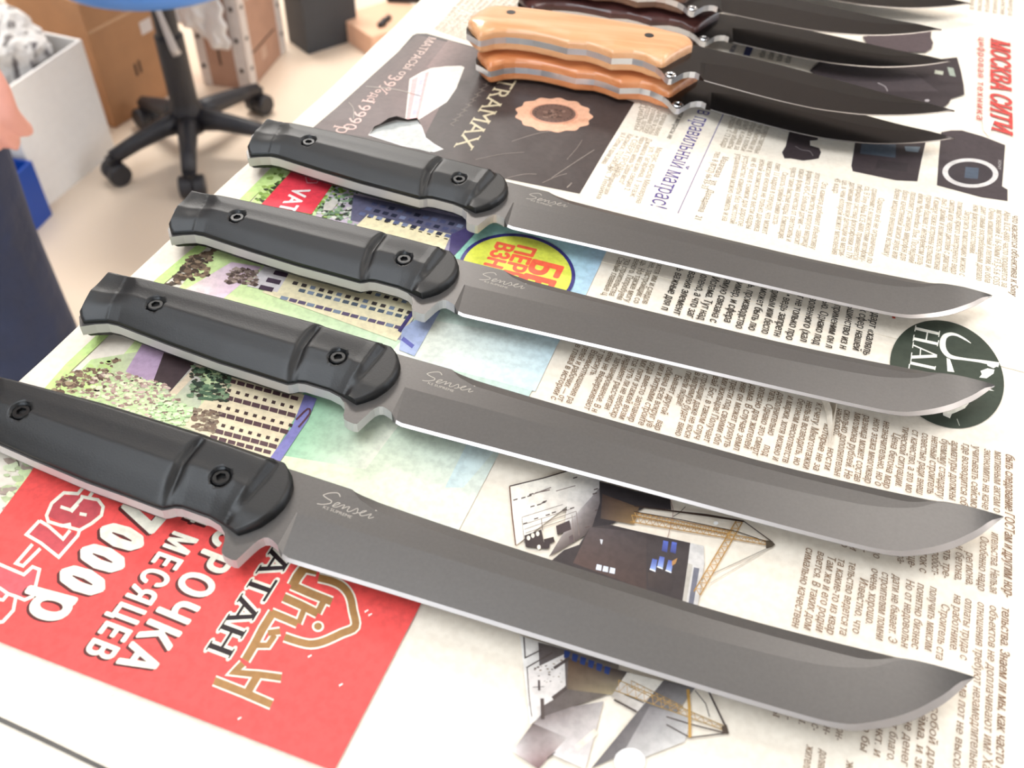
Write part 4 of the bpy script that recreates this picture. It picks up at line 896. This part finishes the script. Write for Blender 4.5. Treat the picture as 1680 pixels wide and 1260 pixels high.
def wood_knife_meshes():
    up = [(x, y) for x, y in wup]
    tang = prism([(x/1000, y/1000) for x, y in wlow+up[::-1]], -2*TW, 0)
    xs = [-2.4, 0.3, 3]+list(np.arange(8, 100, 6.))+list(np.arange(100, 129, 2.))+[128.4, 129]; V = []; sec = []
    for x in xs:
        sy, ey, gy = [float((sinterp if x > 4 else interp)(x, t)) for t in (wsp, wed, wgr)]; gy = min(max(gy, ey+.02), sy-.01); tip = max(0, min(1, (129-x)/14)); th = TW*(.25+.75*tip)
        if x < -1: pts = [(sy, TW), (gy, TW), (ey+.02, TW), (ey, TW)]
        else:
            by = ey+min(.55, (sy-ey)*.4); gy = max(gy, by+.005); pts = [(sy, th), (gy, th), (by, TW*.2), (ey, .00006)]
        sec.append(len(V)); V += [(x/1000, y/1000, -TW+z) for y, z in pts]+[(x/1000, y/1000, -TW-z) for y, z in reversed(pts)]
    F = []; MI = []
    for a, b in zip(sec[:-1], sec[1:]):
        for j in range(8): F.append([a+j, b+j, b+(j+1) % 8, a+(j+1) % 8]); MI.append(1 if a != sec[0] and j in (2, 4) else 0)
    F.append([sec[-1]+j for j in range(8)]); MI.append(0)
    V2, F2 = tang; k = len(V2); n = len(wlow)+len(up)
    me = bpy.data.meshes.new('blade'); me.from_pydata([tuple(map(float, p)) for p in list(V2)+V], [], F2+[[i+k for i in q] for q in F]); me.update()
    for mm in (m_black, m_bedge, m_tsteel): me.materials.append(mm)
    me.polygons.foreach_set('material_index', [0, 0]+[2]*n+MI); smooth_stations(me, k, 8)
    bm = bmesh.new(); bm.from_mesh(me); bmesh.ops.recalc_face_normals(bm, faces=bm.faces); bm.to_mesh(me); bm.free()
    # wooden scale: facetted finger grooves on the belly
    yl = [p for p in wlow if p[0] < -21]+[(-21, 1.5), (-8, 12)]
    yu = [p for p in wup if -131 < p[0] < -9]+[(-9.5, 36.8), (-7, 34)]
    xf = [(0, -25.5), (.15, -20.5), (.3, -15.8), (.5, -10.5), (.68, -7.8), (.82, -7.6), (.92, -8.8), (1, -12)]; xr = [(0, -124.2), (.1, -129), (.3, -132.9), (.55, -132.6), (.8, -130.4), (.93, -127), (1, -122)]
    nx, ny = 150, 34; V = []; uu = .5-.5*np.cos(np.linspace(0, math.pi, nx))*1.0; uu = .35*uu+.65*np.linspace(0, 1, nx); vv_ = .5-.5*np.cos(np.linspace(0, math.pi, ny))
    for u in uu:
        for w in vv_:
            x0, x1 = float(interp(w, xr)), float(interp(w, xf)); x = x0+(x1-x0)*u; a, b = float(interp(x, yl)), float(interp(x, yu)); y = a+(b-a)*w
            lo = min(1, w/.42); hi = min(1, (1-w)/.16); ef = min(1, (1-u)*115/9); er = min(1, u*115/9)
            f = lambda t, p: math.sqrt(max(0, 1-(1-t)**p))
            z = HW*(.42+.58*f(lo, 2.0))*(.6+.4*f(hi, 2.2))*(.45+.55*f(ef, 2))*(.5+.5*f(er, 2))
            V.append((x/1000, y/1000, z))
    F = [[i*ny+j, (i+1)*ny+j, (i+1)*ny+j+1, i*ny+j+1] for i in range(nx-1) for j in range(ny-1)]
    ring = [i*ny for i in range(nx)]+[(nx-1)*ny+j for j in range(1, ny)]+[i*ny+ny-1 for i in range(nx-2, -1, -1)]+[j for j in range(ny-2, 0, -1)]
    k = len(V); V += [(V[i][0], V[i][1], 0) for i in ring]
    for t in range(len(ring)): t2 = (t+1) % len(ring); F.append([ring[t], k+t, k+t2, ring[t2]])
    out = []
    for flip in (0, 1):
        vv2 = [(x, y, (-2*TW-z) if flip else z) for x, y, z in V]; sc = bpy.data.meshes.new('handle_scale'); sc.from_pydata(vv2, [], F); sc.update(); sc.shade_smooth()
        bm = bmesh.new(); bm.from_mesh(sc); bmesh.ops.recalc_face_normals(bm, faces=bm.faces); bm.to_mesh(sc); bm.free(); sc.set_sharp_from_angle(angle=R(38)); out.append(sc)
    return me, out
wm_bl, (wm_s, wm_b) = wood_knife_meshes()
def scale_copy(me, m): c = me.copy(); c.name = 'handle_scale'; c.materials.clear(); c.materials.append(m); return c
vh = lathe([(.0001, 0), (.0026, 0), (.0026, .0004), (.0001, .0004)], 20); vr = lathe([(.0013, 0), (.0019, .0004), (.0026, .0004), (.0030, 0)], 20)
def wood_knife(x, y, z, a, m, label, holes=True):
    k = empty('wooden_knife', (x, y, z), a); tag(k, label, 'knife', 'wooden-handled knives in stacked pairs')
    b = child('blade', wm_bl, k, label='polished black blade with bright steel guard rim')
    child('handle_scale', scale_copy(wm_s, m), k); child('handle_scale', scale_copy(wm_b, m), k)
    mesh('lanyard_ring', vr[0], vr[1], m_ring, b).location = (-.0176, -.0008, .0)
    if holes:
        for hx, hy in ((-.1107, .0374), (-.0321, .0286)): mesh('pin_hole', vh[0], vh[1], m_hole, k).location = (hx, hy, HW-.00025)
    return k
Z1 = TOP+HW+2*TW; Z2 = Z1+2*HW+2*TW-.0002
w1 = at_z(1165.7, 176, Z1); w2 = at_z(1155, 127.6, Z2); w3 = at_z(1203, 65.7, Z1); w4 = at_z(1184.8, 16, Z2)
wood_knife(w1[0], w1[1], Z1, R(-7.2), wood_or, 'orange-brown wooden knife pressed under a pale wooden one')
wood_knife(w2[0], w2[1], Z2, R(-8.06), wood_pale, 'pale wooden knife with two black pin holes, topmost of its pair')
wood_knife(w3[0], w3[1], Z1, R(-4.4), wood_dark, 'very dark wooden knife pressed under a brown wooden one')
wood_knife(w4[0], w4[1], Z2, R(-3.4), wood_br, 'brown wooden knife lying on top of a very dark wooden one')
t5 = at_z(1594, 2, Z1); wood_knife(t5[0]-.129*math.cos(R(-3)), t5[1]-.129*math.sin(R(-3)), Z1, R(-3), wood_dark, 'wooden knife lying alone behind the stacked pairs, only its black blade tip showing')

# ------------------------------------------------------------------ office chair
m_plast = mat('chair_black_plastic', (42, 40, 44), .45, var=.1); m_blue = mat('chair_blue_seat', (92, 150, 232), .35); m_chrome = mat('chair_lever', (200, 196, 196), .3, .6)
hub = at_z(322, 250, 0); HX, HY = hub[0], hub[1]
ch = empty('office_chair', (HX, HY, 0)); tag(ch, 'swivel office chair with black five-star base and blue seat', 'chair')
for cpx, cpy in [(196, 298), (246, 206), (428, 184), (470, 262), (320, 322)]:
    cp = at_z(cpx, cpy, 0)-hub; RB = math.hypot(cp[0], cp[1]); a = math.atan2(cp[1], cp[0]); ca, sa = math.cos(a), math.sin(a)
    pts = [(.02*ca, .02*sa, .088), (.35*RB*ca, .35*RB*sa, .086), (.7*RB*ca, .7*RB*sa, .074), (RB*ca, RB*sa, .060)]
    lg = mesh('leg', *tube(pts, [.028, .022, .018, .016], 8), m_plast, ch, smooth=True)
    wv_, wf_ = lathe([(.001, -.013), (.022, -.013), (.025, -.009), (.025, .009), (.022, .013), (.001, .013)], 20)
    for s in (-1, 1):
        o = mesh('caster_wheel', wv_, wf_, m_plast, lg, smooth=False); o.matrix_local = Matrix.Translation((RB*ca+s*.014*-sa, RB*sa+s*.014*ca, .0252)) @ Matrix.Rotation(a, 4, 'Z') @ Matrix.Rotation(R(90), 4, 'X')
    mesh('caster_fork', *tube([(RB*ca, RB*sa, .062), (RB*ca, RB*sa, .03)], [.016, .008], 8), m_plast, lg)
mesh('column', *lathe([(.034, .06), (.036, .11), (.030, .13), (.030, .28), (.024, .285), (.024, .385), (.03, .388), (.03, .402)], 24), m_plast, ch, smooth=False)
mesh('lever', *tube([(-.005, -.036, .405), (.012, -.045, .34), (.024, -.047, .275), (.028, -.046, .262)], [.006, .006, .009, .010], 10), m_chrome, ch, smooth=True)
mesh('seat_plate', *box_vf((0, 0, .409), (.2, .16, .02)), m_plast, ch)
sv, sf = lathe([(.001, .0), (.15, .0), (.19, .006), (.205, .02), (.205, .04), (.195, .055), (.16, .062), (.001, .066)], 40)
st = mesh('seat', [(x+.015, y*.95-.03, z+.418) for x, y, z in sv], sf, m_blue, ch, smooth=True); st['label'] = 'light blue round seat'

# ------------------------------------------------------------------ boxes and clutter on the floor
m_card = mat('brown_cardboard', (186, 138, 98), .7, var=.06, vscale=20); m_card2 = mat('pinkish_cardboard', (186, 146, 124), .7, var=.07, vscale=25); m_white = mat('white_cardboard', (250, 246, 242), .6, var=.02)
m_cobalt = mat('cobalt_plastic', (16, 72, 168), .4); m_dgrey = mat('dark_grey_plastic', (62, 64, 68), .6, var=.15, vscale=8); m_tape = mat('white_tape', (226, 216, 210), .5, var=.05); m_mark = mat('dark_marking', (70, 52, 44), .7); m_pale = mat('pale_orange_board', (238, 190, 158), .6, var=.04)
m_clear = mat('clear_tape', (206, 164, 126), .25)
def crate(name, p, q, depth, h, m, label, cat, wall=None, flip=1):
    """box standing on the floor: its front foot runs from floor point p to q"""
    p = np.array(p[:2]); q = np.array(q[:2]); d = q-p; w = np.linalg.norm(d); d /= w; n = np.array([-d[1], d[0]])*flip
    e = empty(name, (p[0], p[1], 0), math.atan2(d[1], d[0])); s = flip
    if wall is None: bev(mesh('body', *box_vf((w/2, s*depth/2, h/2), (w, depth, h)), m, e), .003)
    else:
        t = wall
        for c, sz, nm in [((w/2, s*t/2, h/2), (w, t, h), 'side_panel'), ((w/2, s*(depth-t/2), h/2), (w, t, h), 'side_panel'), ((t/2, s*depth/2, h/2), (t, depth-2*t, h), 'end_panel'), ((w-t/2, s*depth/2, h/2), (t, depth-2*t, h), 'end_panel'), ((w/2, s*depth/2, t/2), (w-2*t, depth-2*t, t), 'bottom_panel')]: mesh(nm, *box_vf(c, sz), m, e)
    tag(e, label, cat); return e, w
fz = lambda px, py: at_z(px, py, 0)
# white open carton with crumpled paper
wb, ww = crate('open_carton', fz(75, 342), fz(190, 247), .26, .265, m_white, 'white open carton holding crumpled newspaper', 'box', .006)
m_crump = bpy.data.materials.new('crumpled_newsprint'); n, l, b = nodes_of(m_crump); b.inputs['Roughness'].default_value = .8
tc = n.new('ShaderNodeTexCoord'); t = n.new('ShaderNodeTexNoise'); t.inputs['Scale'].default_value = 26; t.inputs['Detail'].default_value = 2; mp_ = n.new('ShaderNodeMapping'); mp_.inputs['Scale'].default_value = (3, .8, 1); r = n.new('ShaderNodeValToRGB')
r.color_ramp.elements[0].position = .36; r.color_ramp.elements[0].color = (*lin((110, 104, 104)), 1); r.color_ramp.elements[1].position = .46; r.color_ramp.elements[1].color = (*lin((226, 222, 218)), 1)
l.new(tc.outputs['Object'], mp_.inputs['Vector']); l.new(mp_.outputs['Vector'], t.inputs['Vector']); l.new(t.outputs['Fac'], r.inputs['Fac']); l.new(r.outputs['Color'], b.inputs['Base Color'])
def crumple(name, c, rad, label, cat, seed, m=None, sq=(1, 1, .8)):
    from mathutils import noise
    bm = bmesh.new(); bmesh.ops.create_icosphere(bm, subdivisions=4, radius=1)
    for v in bm.verts:
        p = v.co.copy(); d = 1+.22*noise.noise(p*2.1+Vector((seed, 0, 0)))+.13*abs(noise.noise(p*4.5+Vector((0, seed, 0)))); v.co = Vector((p.x*d*rad*sq[0], p.y*d*rad*sq[1], p.z*d*rad*sq[2]))
    me = bpy.data.meshes.new(name); bm.to_mesh(me); bm.free(); me.materials.append(m or m_crump); o = bpy.data.objects.new(name, me); C.objects.link(o); o.location = c; return tag(o, label, cat)
wm = np.array(wb.matrix_basis @ Vector((ww/2, .13, 0))) if False else None
ang = wb.rotation_euler.z; wc = np.array(wb.location)+np.array([math.cos(ang)*ww*.45-math.sin(ang)*.13, math.sin(ang)*ww*.45+math.cos(ang)*.13, 0])
crumple('crumpled_newspaper', (wc[0]-.01, wc[1]+.01, .262), .118, 'crumpled sheet of printed newspaper stuffed into the white carton', 'newspaper', 3.1)
# blue crate in front of it
bc, _ = crate('blue_crate', fz(20, 420), fz(86, 352), .24, .13, m_cobalt, 'cobalt blue plastic crate on the floor by the white carton', 'crate', .006)
# brown carton
bx, bw = crate('brown_carton', fz(190, 211), fz(288, 150), .24, .30, m_card, 'plain brown cardboard carton with a white sticker', 'box')
mesh('tape_strip', *box_vf((bw*.5, -.0006, .232), (bw*.99, .001, .006)), m_clear, bx); mesh('sticker', *box_vf((bw*.80, -.0008, .185), (.036, .001, .030)), m_tape, bx)
for i in range(2): mesh('printed_mark', *box_vf((bw*.50+i*.014, -.0008, .103+i*.003), (.006, .001, .030)), m_mark, bx)
# carton with printed white tape
tx, tw = crate('taped_carton', fz(335, 138), fz(413, 149), .235, .26, m_card2, 'cardboard carton bound with printed white tape', 'box')
def tape(c, s): 
    o = mesh('tape_strip', *box_vf(c, s), m_tape, tx)
    for k in range(3): mesh('printed_spot', *box_vf((c[0], c[1]-.0012 if s[1] < .01 else c[1], c[2]+(k-1)*s[2]*.3), (.008 if s[0] > .01 else .0045, .004 if s[1] < .01 else .008, .010)), m_mark, o)
tape((.012, -.0006, .13), (.024, .0016, .258)); tape((tw-.016, -.0006, .13), (.03, .0016, .258)); tape((tw+.0006, .018, .13), (.0016, .034, .258)); tape((tw+.0006, .235-.018, .13), (.0016, .034, .258)); tape((tw+.0006, .10, .235), (.0016, .10, .05))
mesh('label_patch', *box_vf((tw+.0006, .10, .055), (.0016, .03, .03)), mat('pale_label', (206, 172, 152), .6), tx); mesh('seam_line', *box_vf((tw+.0008, .11, .082), (.0016, .14, .003)), m_mark, tx); mesh('seam_line', *box_vf((tw*.45, -.0008, .095), (.004, .0016, .07)), m_mark, tx)
ta = tx.rotation_euler.z; tcn = np.array(tx.location)+np.array([math.cos(ta)*tw*.36+math.sin(ta)*.012, math.sin(ta)*tw*.36-math.cos(ta)*.012, 0])
def draped():
    V = []; F = []; nx, nz = 20, 26
    for i in range(nx+1):
        for j in range(nz+1):
            u, w = i/nx, j/nz; x = -.035+u*.135+.004*math.sin(j*.9); bot = .145+.02*math.sin(u*5+.5)-.02*u; z = .268-(.268-bot)*w
            y = -.008-.012*math.sin(w*2.4)-.006*math.sin(u*14+w*4)-.004*math.sin(u*27+1)*w; V.append((x, y, z))
    for i in range(nx+1): V.append((-.035+i/nx*.135, .12+.01*math.sin(i), .264+.006*math.sin(i*1.7)))
    for i in range(nx):
        for j in range(nz): a = i*(nz+1)+j; F.append([a, a+1, a+nz+2, a+nz+1])
        k = (nx+1)*(nz+1); F.append([i*(nz+1), (i+1)*(nz+1), k+i+1, k+i])
    o = mesh('plastic_bag', V, F, mat('white_plastic_bag', (244, 240, 238), .35, bump=.5, bscale=50, bdist=.004), smooth=True); s = o.modifiers.new('thickness', 'SOLIDIFY'); s.thickness = .0012; o.location = tx.location; o.rotation_euler = tx.rotation_euler
    return tag(o, 'white crinkled plastic bag draped over the taped carton', 'bag')
draped()
gx, gw = crate('grey_bin', fz(506, 90), fz(588, 64), .10, .24, m_dgrey, 'dark grey plastic bin beside the taped carton', 'bin', .008)
pv = fz(592, 64); px_, pw = crate('pale_board_box', fz(612, 96), fz(712, 62), .16, .06, m_pale, 'low pale orange cardboard box by the table edge', 'box')
sp = mesh('black_strap', *tube([(0, 0, .066), (.012, .006, .068), (.02, .03, .066), (.035, .045, .067), (.03, .06, .066)], [.006, .009, .008, .006, .004], 8), m_plast, smooth=True); pq = at_z(622, 40, .06); sp.location = (pq[0], pq[1]-.02, 0); sp.rotation_euler = (0, 0, .2); tag(sp, 'small black strap lying on the pale orange box', 'strap')
bp2 = mesh('black_pouch', *merge([box_vf((0, 0, .015), (.10, .05, .03)), box_vf((.01, -.004, .034), (.07, .03, .01))]), m_plast); pq = at_z(665, 0, .06); bp2.location = (pq[0], pq[1], .06); bev(bp2, .006); tag(bp2, 'black pouch on the far end of the pale orange box', 'pouch')

# ------------------------------------------------------------------ person standing beside the table
m_skin = mat('skin', (236, 168, 152), .5, var=.04, vscale=30); m_jean = mat('navy_trousers', (44, 52, 78), .8, var=.22, vscale=9, bump=.5, bscale=18, bdist=.02); m_shirt = mat('dark_purple_sweater', (52, 44, 62), .85, var=.1, vscale=20); m_hair = mat('dark_hair', (46, 34, 28), .6, var=.2, vscale=60); m_shoe = mat('dark_shoe', (40, 38, 40), .5)
def capsules(name, segs, m, parent, vox, sm=4):
    parts = []
    for a, b, ra, rb in segs:
        a, b = np.array(a, float), np.array(b, float); n_ = max(2, int(np.linalg.norm(b-a)/(min(ra, rb)*.8))+1)
        parts.append(tube([a+(b-a)*i/n_ for i in range(n_+1)], [ra+(rb-ra)*i/n_ for i in range(n_+1)], 14))
    V, F = merge(parts); me = bpy.data.meshes.new(name); me.from_pydata([tuple(map(float, p)) for p in V], [], F)
    bm = bmesh.new(); bm.from_mesh(me)
    for a, b, ra, rb in segs:
        for p, r in ((a, ra), (b, rb)): bmesh.ops.create_icosphere(bm, subdivisions=2, radius=r, matrix=Matrix.Translation(Vector([float(q) for q in p])))
    bm.to_mesh(me); bm.free()
    o = bpy.data.objects.new(name, me); C.objects.link(o); md = o.modifiers.new('r', 'REMESH'); md.mode = 'VOXEL'; md.voxel_size = vox; s = o.modifiers.new('s', 'SMOOTH'); s.iterations = sm; s.factor = .5
    dg = bpy.context.evaluated_depsgraph_get(); dg.update(); ev = bpy.data.meshes.new_from_object(o.evaluated_get(dg)); ev.name = name; bpy.data.objects.remove(o); ev.materials.clear(); ev.materials.append(m); ev.shade_smooth()
    o = bpy.data.objects.new(name, ev); C.objects.link(o)
    if parent: o.parent = parent
    return o
LEGY = .83
lk = at_y(82, 440, LEGY); LX = lk[0]-.088              # centre of the leg next to the table
hk = at_y(30, 285, LEGY-.05); HXp = hk[0]-.006; HZ = hk[2]
X0 = LX-.105
per = empty('person', (X0, LEGY, 0)); tag(per, 'person in navy trousers standing beside the table, hand hanging', 'person')
sd = lambda x: x   # local frame: +x towards the table
hx = HXp-X0; hy = -.05
wr = (hx-.010, hy+.01, HZ+.185)
segs = [((0, 0, 1.0), (0, 0, 1.2), .125, .13), ((0, 0, 1.2), (0, 0, 1.40), .13, .12), ((-.15, 0, 1.42), (.15, 0, 1.42), .06, .06), ((0, 0, 1.44), (0, -.01, 1.54), .055, .052), ((0, -.015, 1.60), (0, -.01, 1.68), .075, .088), ((0, -.045, 1.57), (0, -.04, 1.6), .05, .055),
        ((0, -.105, 1.615), (0, -.112, 1.605), .012, .014), ((.085, 0, 1.63), (.09, 0, 1.65), .014, .016), ((-.085, 0, 1.63), (-.09, 0, 1.65), .014, .016), ((0, -.092, 1.565), (.02, -.088, 1.566), .008, .006), ((0, -.092, 1.565), (-.02, -.088, 1.566), .008, .006)]
for s in (-1, 1):
    L = s*.105
    segs += [((L, 0, .95), (L, -.01, .52), .085, .058), ((L, -.01, .52), (L, .01, .10), .056, .038), ((L, .03, .05), (L, -.14, .035), .035, .03)]
    ex = s*.235 if s < 0 else (s*.20+hx)/2+.04
    w_ = wr if s > 0 else (-hx, hy+.01, HZ+.185)
    segs += [((s*.19, 0, 1.41), (ex, .01, 1.13), .052, .042), ((ex, .01, 1.13), w_, .040, .027)]
    X, Y, Z = w_
    segs += [((X, Y, Z), (X+s*.002, Y-.004, Z-.04), .026, .027), ((X-s*.020, Y-.004, Z-.045), (X-s*.024, Y-.006, Z-.085), .018, .014), ((X+s*.014, Y-.004, Z-.045), (X+s*.020, Y-.006, Z-.085), .018, .014), ((X-s*.003, Y-.004, Z-.05), (X-s*.002, Y-.006, Z-.09), .018, .015)]
    for fi, (oy, ln) in enumerate([(-.030, .072), (-.010, .080), (.010, .076), (.028, .060)]):
        a = (X+s*oy, Y-.006, Z-.088); b_ = (X+s*oy*1.05, Y-.008, Z-.088-ln*.5); c_ = (X+s*oy*1.05, Y+.002, Z-.088-ln*.8); d_ = (X+s*oy, Y+.012, Z-.088-ln)
        segs += [(a, b_, .0105, .0098), (b_, c_, .0098, .009), (c_, d_, .009, .008)]
    segs += [((X-s*.026, Y-.006, Z-.035), (X-s*.048, Y-.016, Z-.070), .014, .0115), ((X-s*.048, Y-.016, Z-.070), (X-s*.050, Y-.018, Z-.105), .0115, .009)]
capsules('body', segs, m_skin, per, .005, 3)
js = [((-.08, 0, .98), (.08, 0, .98), .125, .125), ((0, 0, .92), (0, 0, 1.05), .14, .13)]
for s in (-1, 1): js += [((s*.10, 0, .93), (s*.105, -.01, .52), .107, .083), ((s*.105, -.01, .52), (s*.105, .01, .10), .082, .075), ((s*.105, .01, .1), (s*.105, .005, .06), .076, .078)]
capsules('trousers', js, m_jean, per, .008, 3)
ss = [((0, 0, 1.02), (0, 0, 1.40), .155, .148), ((-.16, 0, 1.40), (.16, 0, 1.40), .078, .078), ((0, 0, 1.44), (0, 0, 1.48), .072, .064)]
for s in (-1, 1):
    ex = s*.235 if s < 0 else (s*.20+hx)/2+.04; w_ = wr if s > 0 else (-hx, hy+.01, HZ+.185)
    ss += [((s*.19, 0, 1.40), (ex, .01, 1.13), .070, .058), ((ex, .01, 1.13), (w_[0], w_[1]+.003, w_[2]+.03), .056, .040)]
capsules('sweater', ss, m_shirt, per, .008, 3)
capsules('hair', [((0, .02, 1.70), (0, .0, 1.735), .088, .07), ((0, .045, 1.62), (0, .04, 1.68), .07, .075)], m_hair, per, .008, 2)
for s in (-1, 1):
    capsules('shoe', [((s*.105, .05, .045), (s*.105, -.13, .04), .045, .038), ((s*.105, .03, .06), (s*.105, .0, .09), .045, .042)], m_shoe, per, .008, 2)
    mesh('eye', *lathe([(.001, -.010), (.008, -.006), (.011, 0), (.008, .006), (.001, .010)], 12, (s*.033, -.090, 1.635)), mat('eye_white', (230, 226, 222), .2), per)
